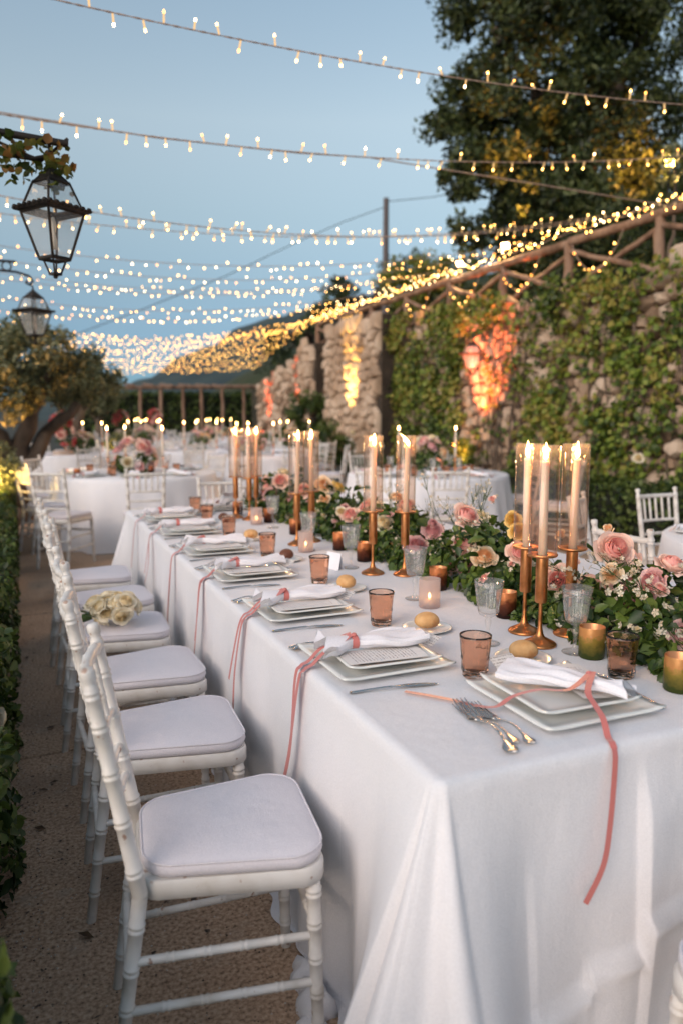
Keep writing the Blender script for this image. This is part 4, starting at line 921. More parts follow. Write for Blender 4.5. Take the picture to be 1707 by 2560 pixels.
def fork_mesh(Lh=.195):
    g = G(); hw = lambda t: .0028 + .0040 * max(0, 1 - t / .32) ** .6 * (t < .32) - .0006 * (t > .5)
    pts = []; 
    V = []; F = []; n = 24
    for i in range(n + 1):
        t = i / n; y = t * Lh * .58; w = .0085 * math.exp(-((t - .06) / .11) ** 2) + .0030 + .0055 * max(0, (t - .86) / .14) ** 1.5; z = .004 + .010 * math.sin(PI * t) ** 1.5 + .002
        for (x, dz) in ((-w, 0), (-w * .5, .0016), (w * .5, .0016), (w, 0), (w * .5, -.0014), (-w * .5, -.0014)): V.append((x, y, z + dz))
    for i in range(n):
        for k in range(6): F.append((i * 6 + k, i * 6 + (k + 1) % 6, (i + 1) * 6 + (k + 1) % 6, (i + 1) * 6 + k))
    F += [tuple(range(6)), tuple(range(n * 6 + 5, n * 6 - 1, -1))]; g.add(V, F)
    y0 = Lh * .58; g.grid(lambda u, v: ((u - .5) * (.012 + .013 * min(1, v * 2)), y0 + v * .022, .0055 - .004 * math.sin(v * PI * .5) + abs(u - .5) * .004), 6, 4)
    g.grid(lambda u, v: ((u - .5) * (.012 + .013 * min(1, v * 2)), y0 + v * .022, .0040 - .004 * math.sin(v * PI * .5) + abs(u - .5) * .004), 6, 4)
    for k in range(4):
        x = (k - 1.5) * .0072; g.tube([(x, y0 + .018, .0022), (x, y0 + .038, .0018), (x * .97, y0 + .060, .0045), (x * .94, Lh, .0085)], [.0020, .0018, .0016, .0010], 6, flat=.8)
    return g.mesh('fork', M['silver'])
def knife_mesh(Lh=.225):
    g = G(); V = []; F = []; n = 28
    for i in range(n + 1):
        t = i / n; y = t * Lh; 
        if t < .48: w = .0035 + .0045 * math.exp(-((t - .05) / .12) ** 2); h = .0028
        else: q = (t - .48) / .52; w = .0035 + .0062 * math.sin(min(1, q * 2.2) * PI / 2) * (1 - max(0, q - .72) / .28 * .9); h = .0009
        V += [(-w, y, .003 + .004 * math.sin(PI * t)), (0, y, .003 + h + .004 * math.sin(PI * t)), (w, y, .003 + .004 * math.sin(PI * t)), (0, y, .003 - h + .004 * math.sin(PI * t))]
    for i in range(n):
        for k in range(4): F.append((i * 4 + k, i * 4 + (k + 1) % 4, (i + 1) * 4 + (k + 1) % 4, (i + 1) * 4 + k))
    F += [(0, 1, 2, 3), (n * 4 + 3, n * 4 + 2, n * 4 + 1, n * 4)]; return g.add(V, F).mesh('knife', M['silver'])
FORK, KNIFE, SPOON = fork_mesh(), knife_mesh(), knife_mesh(.17)
BPL = G().lathe([(0, .003), (.045, .003), (.055, .006), (.074, .012), (.0765, .0115), (.056, .002), (.045, 0), (0, 0)], 48).mesh('bread_plate', M['china'])
def roll(seed, m):
    r = random.Random(seed); a, b = r.uniform(0, 6), r.uniform(0, 6)
    return G().ell((0, 0, .026), (.040, .037, .030), 28, 16, fn=lambda p: (1 - .30 * max(0, -p.z) ** 2) * (1 + .03 * math.sin(3 * p.x + a) + .025 * math.sin(4 * p.y + b))).mesh('bread_roll', m)
ROLLS = [roll(k, M['bread']) for k in range(3)] + [roll(9, M['darkbread'])]
def tumbler_mesh():
    g = G(); F_ = dict(flute=10, famp=.022)
    g.lathe([(0, .0), (.029, .0), (.0315, .003), (.032, .012), (.0335, .016), (.0335, .040), (.0345, .043), (.0355, .050), (.0345, .055), (.0365, .070), (.0385, .095), (.0400, .099), (.0405, .108), (.0385, .1085), (.0375, .100), (.0350, .070), (.0320, .030), (.028, .013), (0, .012)], 60, flute=10, famp=.026, frange=(.013, .098))
    return g.mesh('tumbler', M['amber'])
def goblet_mesh():
    g = G(); g.lathe([(0, 0), (.034, 0), (.036, .002), (.034, .004), (.016, .008), (.007, .014), (.0045, .026), (.0055, .045), (.009, .062), (.0085, .070), (.006, .076), (.016, .082), (.026, .088), (.0285, .096), (.0325, .125), (.0385, .160), (.0430, .186), (.0415, .1865), (.0370, .160), (.0305, .122), (.0265, .098), (.020, .091), (0, .089)], 80, flute=20, famp=.05, frange=(.089, .158))
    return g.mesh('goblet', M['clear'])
TUM, GOB = tumbler_mesh(), goblet_mesh()
WHO = ['nearest left place setting', 'second left place setting', 'third left place setting', 'fourth left place setting', 'fifth left place setting', 'last left place setting', 'near end place setting', 'far head place setting']
pr = random.Random(77)
def setting(i, cx, cy_, rot, edge, tails, o):
    w = WHO[i]; R = Matrix.Rotation(rot, 4, 'Z'); at = lambda x, y, z=0: (R @ Vector((x, y, 0)) + Vector((cx, cy_, TZ + z)))
    ob('charger_plate', CHG, loc=at(0, 0), rot=(0, 0, rot + o.get('rc', pr.uniform(-.035, .035))), label='larger square white under-plate at the ' + w, cat='plate', group='square under-plates')
    ob('dinner_plate', DIN, loc=at(o.get('dx', .0), o.get('dy', .012), .0125), rot=(0, 0, rot + o.get('rd', pr.uniform(-.09, .09))), label='upper square white dinner plate at the ' + w, cat='plate', group='square dinner plates')
    ob('menu_card', MENU, loc=at(*o.get('menu', (.055, .0)), .034), rot=(.0, 0, rot + o.get('rm', pr.uniform(-.12, .08))), label='printed white menu sheet on the plate at the ' + w, cat='menu', group='menu sheets')
    n = ob('napkin', napkin_mesh(i + 3, o.get('fan', .055)), loc=at(*o.get('nap', (-.01, .015)), .036), rot=(o.get('tilt', 0), 0, rot + o.get('rn', .0)), label='white napkin tied with pink ribbon at the ' + w, cat='napkin', group='tied napkins')
    nx, ny = o.get('nap', (-.01, .015)); Q = Matrix.Rotation(-o.get('rn', 0), 3, 'Z'); T2 = []
    for t in tails: T2.append([t[0]] + [tuple(Q @ Vector((a - nx, b - ny, 0)) + Vector((0, 0, c - .036))) for a, b, c in t[1:]])
    ob('ribbon', ribbon_mesh(T2, o.get('rw', .018), Q @ Vector((0, -1, .25))), n)
    for k, (fx, fy, fr, *fs) in enumerate(o.get('forks', ((-.195, -.185, .05), (-.172, -.175, -.04)))):
        ob('fork', FORK, loc=at(fx, fy), rot=(0, 0, rot + fr), scale=fs[0] if fs else 1.0, label='%s silver fork left of the plate at the %s' % (('outer', 'inner', 'small third')[k], w), cat='fork', group='silver forks')
    kx, ky, kr = o.get('knife', (.205, -.165, -.09))
    ob('knife', KNIFE, loc=at(kx, ky), rot=(0, 0, rot + kr), label='silver knife right of the plate at the ' + w, cat='knife', group='silver knives')
    bx, by = o.get('bp', (-.185, .255)); dark = o.get('dark', False)
    ob('bread_plate', BPL, loc=at(bx, by), label='small round white bread plate at the ' + w, cat='plate', group='bread plates')
    ob('bread_roll', ROLLS[3] if dark else ROLLS[i % 3], loc=at(bx + o.get('bx', 0), by, .004), rot=(0, 0, i), scale=.95 if not dark else .88, label=('dark brown' if dark else 'golden') + ' bread roll at the ' + w, cat='bread roll', group='bread rolls')
    tx, ty = o.get('tum', (.20, .185)); gx, gy = o.get('gob', (.01, .40))
    ob('tumbler', TUM, loc=at(tx, ty), rot=(0, 0, i), label='amber pressed-glass tumbler at the ' + w, cat='glass', group='amber tumblers')
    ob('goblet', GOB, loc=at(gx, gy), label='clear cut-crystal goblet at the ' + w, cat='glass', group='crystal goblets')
    px, py = o.get('pc', (-.005, .165)); ob('place_card', NAME, loc=at(px, py, .040), rot=(.5, 0, rot + o.get('rp', .2)), label='little white name card behind the plate at the ' + w, cat='card', group='name cards')
E_ = -.190
def tl(x0, x1, x2, z, e=E_): return [(x0 * .3, -.072, .042), (x0, -.085, .066), (x0, -.140, .040), (x0, -.172, .012), (x0, e - .004, .001), (x0 + (x1 - x0) * .15, e - .020, -.035), (x1, e - .036, -.03 - z * .5), (x2, e - .050, -.02 - z)]
Y0 = [1.61, 2.18, 2.79, 3.38, 4.02, 4.59]
TL = [[tl(-.005, -.05, -.13, .44), tl(-.035, -.04, -.125, .42)], [tl(.015, -.02, .0, .34), tl(-.012, -.03, -.04, .20)], [tl(.0, .0, -.02, .37), tl(.01, .03, .04, .22)], [tl(.0, .0, .0, .36), tl(-.01, -.005, .01, .30)], [tl(-.02, -.02, -.02, .20), tl(-.03, .03, -.03, .26)], [tl(.0, .0, .0, .27), tl(-.008, .0, .01, .25)]]
OP = [dict(tum=(.205, .185), gob=(-.01, .368), bp=(-.20, .275), rn=-.06, fan=.062, forks=((-.185, -.175, -.22), (-.165, -.17, .1)), knife=(.195, -.155, -.12)),
      dict(tum=(.265, .172), gob=(.01, .43), bp=(-.215, .26), rn=.02, rd=.0), dict(tum=(.25, .21), gob=(.03, .44), bp=(-.235, .24), dark=True, rn=.10), dict(tum=(.22, .195), gob=(.16, .42), bp=(-.255, .255), rn=-.05),
      dict(tum=(.2, .185), gob=(.03, .49), bp=(-.335, .29), dark=True, rn=.0, fan=.045), dict(tum=(.23, .19), gob=(.02, .46), bp=(-.45, .44), dark=True, rn=.06)]
for i, y in enumerate(Y0): setting(i, .845, y + .155, rad(-90), .66, TL[i], OP[i])
setting(6, 1.115, 1.335, 0, 0, [[(.0, -.07, .042), (-.04, -.075, .062), (-.08, -.025, .05), (-.13, .0, .034), (-.175, .005, .014), (-.205, .05, .007), (-.230, .095, .006), (-.265, .14, .006), (-.305, .185, .006)],
    [(.01, -.075, .044), (-.01, -.10, .062), (-.02, -.135, .045), (-.03, -.17, .032), (-.042, -.200, .005), (-.050, -.220, .003), (-.056, -.236, -.012), (-.064, -.246, -.045), (-.084, -.262, -.14), (-.104, -.270, -.22), (-.150, -.276, -.285)]],
    dict(nap=(.0, .01), rn=.62, fan=.022, menu=(.075, .02), rm=-.2, forks=((-.265, -.185, -.165, 1.4), (-.205, -.165, -.03, 1.15), (-.232, -.15, .02, 1.12)), knife=(.185, -.125, -.05), bp=(.10, .275), tum=(.253, .078), gob=(.274, .276), pc=(-.02, .19), rp=.1, rc=0, rd=-.03, rw=.0138))
setting(7, 1.30, 5.115, PI, 0, [[(0, -.07, .04), (.01, -.12, .03), (.01, -.18, -.01), (.01, -.22, -.06), (.01, -.23, -.2)]], dict(tilt=.5, nap=(.0, .05), gob=(-.18, .16), bp=(.2, .22), tum=(.24, .15), dark=True))
ob('knife', SPOON, loc=(1.335, 1.385, TZ), rot=(0, 0, rad(28)), label='small dark-bladed knife lying beside the goblet stem at the near end', cat='knife')
# ---------------------------------------------------------------- candlesticks, tapers, glass chimneys, votives
cs = [('foot', G().lathe([(0, 0), (.047, 0), (.048, .004), (.045, .008), (.030, .016), (.015, .024), (.010, .034), (.008, .044)], 40).mesh('foot', M['copper'])),
      ('stem', G().lathe([(.0085, .042), (.006, .055), (.0055, .10), (.0055, .128)], 16).mesh('stem', M['copper'])),
      ('socket', G().lathe([(.0055, .124), (.0155, .125), (.0170, .128), (.0170, .252), (.0165, .256), (.0135, .256), (.0135, .235), (0, .235)], 28).mesh('socket', M['copper'])),
      ('drip_plate', G().lathe([(.017, .2575), (.040, .259), (.0425, .262), (.0425, .2655), (.040, .266), (.017, .2635)], 40).mesh('drip_plate', M['copper']))]
STICK = Kit('candlestick', 'candlestick', cs)
def flame_mesh(bend=0.0, s=1.0): return G().lathe([(0, 0), (.0038 * s, .004 * s), (.0058 * s, .011 * s), (.0050 * s, .019 * s), (.0030 * s, .027 * s), (.0010 * s, .036 * s), (0, .040 * s)], 12, smooth=True).mesh('flame', M['flame'])
FLM = flame_mesh(s=1.25); LEAN = flame_mesh(s=1.25)
for v in LEAN.vertices: v.co.x -= (v.co.z ** 2) * 16
TAPER = [('candle', G().lathe([(0, .0), (.0128, .0), (.0122, .05), (.0105, .285), (.0095, .292), (.006, .290), (0, .287)], 22).mesh('candle', M['wax'])), ('wick', G().tube([(0, 0, .285), (.0008, 0, .298)], .0011, 5).mesh('wick', M['wick'])), ('flame', FLM, None, (0, 0, .293))]
TAP = Kit('taper_candle', 'candle', TAPER)
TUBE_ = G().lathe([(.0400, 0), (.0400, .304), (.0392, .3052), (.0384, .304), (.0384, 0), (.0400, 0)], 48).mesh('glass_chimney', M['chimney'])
CD = [(1.383, 1.833, 'left one of the tall trio nearest the camera'), (1.344, 1.708, 'front one of the tall trio nearest the camera'), (1.491, 1.757, 'right one of the tall trio nearest the camera'), (1.322, 2.774, 'left one of the pair behind the crystal goblet'), (1.432, 2.70, 'right one of the pair, flame blown sideways'), (1.27, 3.55, 'left one of the next pair along the table'), (1.375, 3.62, 'right one of the next pair along the table'), (1.25, 4.64, 'left one of the farthest trio on the long table'), (1.305, 4.52, 'middle one of the farthest trio on the long table'), (1.385, 4.64, 'right one of the farthest trio on the long table')]
for i, (x, y, lb) in enumerate(CD):
    STICK.put((x, y, TZ), 0, 'copper candlestick, ' + lb, 'copper candlesticks on the long table')
    t = TAP.put((x, y, TZ + .2365), i, 'lit ivory taper candle, ' + lb, 'taper candles on the long table')
    t.rotation_euler = (rad(pr.uniform(-1.6, 1.6)), rad(pr.uniform(-.6, 1.8)), 0)
    l_ = bpy.data.lights.new('flame_light', 'POINT'); l_.energy = 1.6; l_.color = (1, .55, .22); l_.shadow_soft_size = .008
    lo_ = bpy.data.objects.new('flame_light', l_); COL.objects.link(lo_); lo_.parent = t; lo_.location = (0, 0, .335)
    if i == 4:
        for c in [o for o in COL.objects if o.parent is t and o.type == 'MESH' and o.name.startswith('flame')]: c.data = LEAN
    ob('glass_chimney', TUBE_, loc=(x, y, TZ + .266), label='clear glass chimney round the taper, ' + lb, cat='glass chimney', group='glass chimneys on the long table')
gm = mat('mercury_glass', rough=.28, metal=.75); tcg = N(gm, 'ShaderNodeTexCoord'); sg_ = N(gm, 'ShaderNodeSeparateXYZ'); L(gm, tcg.outputs['Object'], sg_.inputs[0])
def votive_mat(name, low, mid, top):
    m = mat(name, rough=.3, metal=.35); t = N(m, 'ShaderNodeTexCoord'); s = N(m, 'ShaderNodeSeparateXYZ'); L(m, t.outputs['Object'], s.inputs[0])
    nz = N(m, 'ShaderNodeTexNoise'); nz.inputs['Scale'].default_value = 55; nz.inputs['Detail'].default_value = 6; L(m, t.outputs['Object'], nz.inputs['Vector'])
    a = mth(m, 'ADD', mth(m, 'MULTIPLY', s.outputs[2], 11.0), mth(m, 'MULTIPLY', nz.outputs['Fac'], .55)); r_ = N(m, 'ShaderNodeValToRGB'); e = r_.color_ramp.elements; e.new(.5)
    for k, (p, c) in enumerate(((.42, low), (.84, mid), (1.0, top))): e[k].position = p; e[k].color = (*c, 1)
    L(m, a, r_.inputs[0]); L(m, r_.outputs[0], bsdf(m).inputs['Base Color'])
    bp = N(m, 'ShaderNodeBump'); bp.inputs['Strength'].default_value = .3; bp.inputs['Distance'].default_value = .003; L(m, nz.outputs['Fac'], bp.inputs['Height']); L(m, bp.outputs[0], bsdf(m).inputs['Normal'])
    tr = N(m, 'ShaderNodeBsdfTranslucent'); L(m, r_.outputs[0], tr.inputs[0]); mx = N(m, 'ShaderNodeMixShader'); mx.inputs[0].default_value = .35; L(m, bsdf(m).outputs[0], mx.inputs[1]); L(m, tr.outputs[0], mx.inputs[2]); L(m, mx.outputs[0], m.node_tree.nodes['Material Output'].inputs[0]); return m
VG = votive_mat('green_copper_glass', (.07, .095, .018), (.42, .30, .06), (.85, .40, .14)); VA = votive_mat('brown_copper_glass', (.035, .012, .008), (.22, .06, .025), (.80, .28, .10))
VIN = mat('copper_lining', (.85, .36, .16), .3, .8)
def votive_kit(nm, m, inner, r, h):
    body = G().lathe([(0, 0), (r * .92, 0), (r, .004), (r * 1.01, h * .5), (r, h - .002), (r * .985, h)], 40).lathe([(r * .985, h), (r * .94, h - .001), (r * .94, .006), (0, .006)], 40, mat=1).mesh(nm, m, inner)
    return Kit('votive_holder', 'votive', [('glass', body), ('wax', G().lathe([(0, .007), (r * .6, .007), (r * .6, .028), (0, .027)], 20).mesh('wax', M['wax'])), ('flame', G().lathe([(0, 0), (.0045, .004), (.0050, .010), (.002, .018), (0, .022)], 10).mesh('tealight_flame', M['tea']), None, (0, 0, .030))])
KG, KA, KF = votive_kit('green_votive', VG, VIN, .0345, .086), votive_kit('brown_votive', VA, VIN, .033, .086), votive_kit('frosted_votive', M['frost'], M['frost'], .0365, .100)
for x, y, k, lb in ((1.405, 1.563, KG, 'green and copper votive holder behind the goblet at the near end'), (1.425, 1.285, KG, 'green and copper votive holder cut off by the right edge'), (1.432, 1.995, KA, 'dark copper votive holder behind the second goblet, by the candle trio'), (1.425, 2.42, KA, 'dark copper votive holder behind the nearest frosted one'), (1.401, 3.03, KA, 'glowing amber votive holder beside the second candlestick pair'), (1.41, 3.33, KA, 'dark brown votive holder just beyond the glowing amber one'), (1.375, 3.87, KA, 'amber votive holder under the third pair of candlesticks'), (1.30, 4.78, KA, 'amber votive holder near the far candle trio'), (1.38, 4.36, KA, 'orange votive holder just behind the farthest frosted one'),
                    (1.266, 2.205, KF, 'frosted glass votive nearest the camera, candle glowing inside'), (1.242, 3.35, KF, 'second frosted glass votive, beside the crystal goblet'), (1.286, 4.31, KF, 'farthest frosted glass votive on the long table')):
    k.put((x, y, TZ), 0, lb, 'frosted votives' if k is KF else 'metallic votives')
pc2 = G().add([(-.032, -.012, 0), (.032, -.012, 0), (.032, 0, .052), (-.032, 0, .052), (.032, .014, 0), (-.032, .014, 0)], [(0, 1, 2, 3), (3, 2, 4, 5)], 0, False)
ob('tent_card', pc2.mesh('tent_card', M['napkin']), loc=(1.215, 2.93, TZ), rot=(0, 0, rad(-70)), scale=1.35, label='folded white tent card standing behind the third amber tumbler', cat='card')
# ---------------------------------------------------------------- flowers
def rose_mesh(kind, seed, n=30, ruff=0.0, open_=1.0, budsize=1.0):
    r = random.Random(seed); g = G(); ga = 2.39996
    for i in range(n):
        q = i / (n - 1); a0 = i * ga + r.uniform(-.2, .2); Rm = (.10 + .86 * q ** .75) * open_; H = (.80 - .22 * q) * (1 if open_ > .8 else 1.15) + r.uniform(-.03, .03); hw = 1.35 - .70 * q; out = max(0, q - .55) / .45
        rf = ruff * r.uniform(.6, 1.4); ph = r.uniform(0, 6); inn = 1 - out; base = -.16 * q ** 2
        def f(u, v, Rm=Rm, H=H, hw=hw, out=out, inn=inn, a0=a0, rf=rf, ph=ph, base=base):
            s = 2 * u - 1; w = math.sin(min(1, v * 1.3 + .14) * PI / 2) * (1 - .30 * max(0, v - .75) / .25 * s * s)
            a = a0 + s * hw * w; prof = math.sin(min(1, .16 + v * .95) * PI * .5) - inn * .34 * max(0, v - .45) ** 1.3
            rr = Rm * prof + out * .20 * max(0, v - .68) / .32 * (1 - .3 * s * s); z = base + H * v ** .85 - out * .42 * max(0, v - .66) ** 1.3 - .13 * s * s * v ** 2 * (1 + out) + rf * .05 * math.sin(7 * s + ph) * v
            rr += rf * .03 * math.sin(9 * s + ph * 2) * v
            return (rr * math.cos(a), rr * math.sin(a), z)
        g.grid(f, 7, 6, 0 if q < .55 else 1)
    g.ell((0, 0, .16), (.15, .15, .44), 8, 6, 0); g.ell((0, 0, -.10), (.16, .16, .12), 8, 6, 2); g.tube([(0, 0, -.15), (.03, 0, -.7)], .045, 6, 2)
    return g.mesh(kind + '_rose', PET[kind][0], PET[kind][1], M['stem'])
RS = {k: [rose_mesh(k, s + 5, 30 if k != 'mauve' else 38, 0 if k in ('pink', 'white', 'peach', 'red') else 1.2) for s in range(3)] for k in PET}
BUD = {k: rose_mesh(k, 50, 11, 0, .55) for k in ('pink', 'peach', 'white')}
fr_ = random.Random(99)
def flower(parent, kind, p, r, bud=False, look=(-.5, -.6, .7), base=None):
    me = BUD[kind] if bud else fr_.choice(RS[kind]); d = Vector(look) + Vector((fr_.gauss(0, .35), fr_.gauss(0, .35), fr_.gauss(0, .25)))
    q = d.to_track_quat('Z', 'Y') @ Euler((0, 0, fr_.uniform(0, 6))).to_quaternion(); b = Vector(base or (0, 0, 0))
    o = ob('rose' if kind not in ('mauve', 'yellow') else 'carnation', me, parent, Vector(p) - b, q.to_euler(), r * fr_.uniform(1.0, 1.12)); return o
def sprig_mesh(n, y0, y1, seed, xr=(-.2, .2), zr=(.05, .32), fl=7, size=.0085, side=0):
    r = random.Random(seed); g = G()
    for _ in range(n):
        b = Vector((r.uniform(*xr) * .5, r.uniform(y0, y1), .03)); t = Vector((r.uniform(*xr) + side, b.y + r.gauss(0, .09), r.uniform(*zr))); m_ = (b + t) / 2 + Vector((r.gauss(0, .02), r.gauss(0, .02), .03))
        g.tube(cr([b, m_, t], 3), .0012, 4, 0, cap=False)
        for k in range(fl):
            c = t + Vector((r.gauss(0, .022), r.gauss(0, .022), r.gauss(0, .018))); g.tube([m_ + (t - m_) * .6, c], .0007, 3, 0, cap=False)
            u = Vector((r.gauss(0, 1), r.gauss(0, 1) - .5, r.gauss(0, 1) + .4)).normalized(); e1 = u.orthogonal().normalized(); e2 = u.cross(e1); s = size * r.uniform(.6, 1.2)
            for q in range(5):
                a = 2 * PI * q / 5; d = e1 * math.cos(a) + e2 * math.sin(a); w = e1 * -math.sin(a) + e2 * math.cos(a)
                g.add([c, c + d * s * .7 + w * s * .42 + u * s * .15, c + d * s * 1.15 + u * s * .3, c + d * s * .7 - w * s * .42 + u * s * .15], [(0, 1, 2, 3)], 1, False)
    return g.mesh('sprigs', M['stem'], M['babys'])
def arrangement(label, y0, y1, nleaf, hgt, flowers, seed, sprigs=None, x0=1.45, x1=1.88):
    c = ((x0 + x1) / 2, (y0 + y1) / 2, TZ); root = thing('flower_arrangement', label, 'flowers', c, 0, 'flower arrangements down the long table'); r = np.random.RandomState(seed)
    hx, hy = (x1 - x0) / 2, (y1 - y0) / 2; u = r.uniform(-1, 1, nleaf); v = r.uniform(-1, 1, nleaf); rr = np.sqrt(r.uniform(0, 1, nleaf))
    env = np.clip(1 - u ** 4, .08, 1) * (.75 + .3 * np.sin(v * 5 + seed) + .15 * np.sin(v * 11 + u * 4)) * (1 - .25 * np.abs(v) ** 4)
    P = np.stack([u * hx * (1 + .12 * np.sin(v * 9 + seed)), v * hy * 1.02, hgt * env * (.10 + .90 * r.uniform(0, 1, nleaf) ** .7) + .008], 1)
    nn = np.stack([u, .3 * v, np.full(nleaf, .9)], 1)
    ob('foliage', leaves('arrangement_foliage', P, .044, M['green'], nn, 1.7, .62, shape=2), root, kind='stuff')
    for q_ in range(int(6 * (y1 - y0) / .9)):
        yy = fr_.uniform(y0 + .04, y1 - .04); zz = fr_.uniform(.05, hgt * 1.02); kk = fr_.choice(('pink', 'white', 'peach', 'mauve', 'pink', 'mauve'))
        flower(root, kk, ((x0 + x1) / 2 - hx * (1.0 - .55 * zz / hgt) + fr_.uniform(0, .03), yy, TZ + zz), fr_.uniform(.018, .030), fr_.random() < .45 and kk in BUD, base=c)
    for (k, x, y, z, rr_, *b) in flowers: flower(root, k, (x, y, z), rr_, bool(b), base=c)
    if sprigs: ob('sprigs', sprig_mesh(*sprigs), root, kind='stuff')
    for k in range(9):      # a few large leaves standing clear
        a = Vector((fr_.uniform(-hx, hx), fr_.uniform(-hy, hy), hgt * fr_.uniform(.7, 1.1))); Ls, w = fr_.uniform(.05, .075), .022; d = Euler((fr_.uniform(-.6, .6), fr_.uniform(-.5, .5), fr_.uniform(0, 6)))
        ob('leaf', G().grid(lambda u, v: ((u - .5) * 2 * w * math.sin(PI * min(.98, v * .95 + .04)) ** .8, v * Ls, .012 * abs(u - .5) * 2 + .015 * math.sin(v * 2)), 2, 6).mesh('leaf', M['green']), root, a, d)
    return root
A1 = [('pink', 1.62, 1.97, .86, .052), ('pink', 1.60, 1.80, .85, .064), ('pink', 1.62, 1.73, 1.0, .060), ('peach', 1.64, 1.77, 1.055, .030, 1), ('mauve', 1.62, 1.66, .90, .045), ('mauve', 1.62, 1.56, .935, .044), ('mauve', 1.61, 1.62, .85, .038), ('pink', 1.64, 1.53, .985, .045), ('mauve', 1.58, 1.65, .785, .036), ('pink', 1.62, 1.90, .925, .030, 1), ('peach', 1.66, 1.35, .95, .04), ('pink', 1.62, 1.25, .92, .05), ('white', 1.75, 1.5, .95, .045), ('pink', 1.8, 1.85, .93, .05), ('mauve', 1.58, 1.42, .83, .04)]
A2 = [('pink', 1.58, 2.49, 1.005, .054), ('pink', 1.57, 2.46, .905, .052), ('pink', 1.55, 2.54, .815, .050), ('peach', 1.56, 2.32, .875, .046), ('mauve', 1.55, 2.41, .81, .042), ('yellow', 1.60, 2.21, 1.035, .030), ('yellow', 1.60, 2.17, .995, .034), ('pink', 1.58, 2.14, .925, .044), ('peach', 1.64, 1.99, 1.005, .034, 1), ('mauve', 1.55, 2.82, .83, .052), ('mauve', 1.58, 2.73, .915, .046), ('pink', 1.62, 2.36, 1.085, .026, 1), ('white', 1.72, 2.6, .98, .045), ('peach', 1.53, 2.23, .82, .028, 1), ('white', 1.52, 2.92, .83, .026, 1)]
A3 = [('white', 1.56, 3.17, .89, .048), ('white', 1.55, 3.06, .79, .040), ('pink', 1.58, 3.58, .875, .048), ('mauve', 1.55, 3.64, .80, .040), ('pink', 1.6, 3.42, .935, .046), ('white', 1.6, 3.28, .95, .036), ('pink', 1.64, 3.08, .98, .042), ('peach', 1.7, 3.3, .99, .04), ('pink', 1.54, 3.5, .80, .03, 1)]
A4 = [('peach', 1.58, 3.95, .92, .036), ('pink', 1.56, 4.13, .88, .036, 1), ('white', 1.56, 4.4, .79, .050), ('mauve', 1.56, 4.46, .86, .05), ('pink', 1.58, 4.28, .94, .05), ('peach', 1.6, 4.02, 1.0, .046), ('white', 1.54, 4.0, .84, .034), ('pink', 1.54, 4.2, .80, .034, 1), ('yellow', 1.62, 3.86, 1.0, .034)]
A5 = [('pink', 1.56, 4.65, .97, .055), ('mauve', 1.55, 4.84, .86, .05), ('pink', 1.55, 5.0, .85, .05), ('pink', 1.6, 5.1, .93, .046), ('white', 1.6, 4.75, .80, .034), ('peach', 1.58, 5.18, .84, .04), ('pink', 1.52, 4.92, .80, .035), ('white', 1.66, 4.9, 1.0, .045)]
arrangement('flower arrangement at the right edge with open pink roses and small cream sprays', 1.12, 2.06, 2100, .19, A1, 1, (46, -.46, .26, 4, (-.24, .10), (.03, .25), 8, .0095, -.02))
arrangement('flower arrangement left of the tall candle trio with pink, peach and yellow blooms', 2.06, 2.95, 2000, .215, A2, 2, (26, -.3, .42, 6, (-.18, .2), (.08, .38), 8, .006))
arrangement('flower arrangement behind the candle pair with white and pale pink roses', 2.95, 3.75, 1700, .20, A3, 3, (14, -.3, .3, 8, (-.2, .15), (.05, .30), 7, .007))
arrangement('flower arrangement behind the third candle pair with peach buds and a white rose', 3.75, 4.56, 1500, .20, A4, 4, (8, -.3, .3, 9, (-.18, .15), (.1, .32), 6, .007))
arrangement('flower arrangement at the far end of the long table with pink blooms', 4.56, 5.24, 1300, .22, A5, 5)
# the bouquet on the chair
BQ = (.355, 3.32, .50); bq = thing('rose_bouquet', 'round bouquet of cream roses lying on a chair cushion', 'bouquet', BQ)
br = random.Random(12)
for k in range(26):
    z = 1 - (k + .5) / 26 * 1.15; a = k * 2.39996 + br.uniform(-.35, .35); s = math.sqrt(max(0, 1 - z * z)); d = Vector((s * math.cos(a) + br.gauss(0, .12), s * math.sin(a) + br.gauss(0, .12), z + br.gauss(0, .1)))
    q = (d + Vector((br.gauss(0, .3), br.gauss(0, .3), br.gauss(0, .3)))).to_track_quat('Z', 'Y') @ Euler((0, 0, br.uniform(0, 6))).to_quaternion(); ob('rose', RS['white'][k % 3], bq, (d.x * .076, d.y * .086, .062 + d.z * .05), q.to_euler(), br.uniform(.034, .050))
for k in range(4): 
    a = 2.3 + k * .4; ob('leaf', G().grid(lambda u, v: ((u - .5) * .04 * math.sin(PI * min(.97, v + .03)), v * .07, .01 * abs(u - .5) + .012 * v), 2, 5).mesh('leaf', M['green']), bq, (.085 * math.cos(a), .095 * math.sin(a), .045), (.2, 0, a - PI / 2))
ob('stems', G().tube([(-.02, .02, .06), (-.10, .03, .045), (-.16, .02, .03)], .018, 10).mesh('stems', M['stem']), bq)
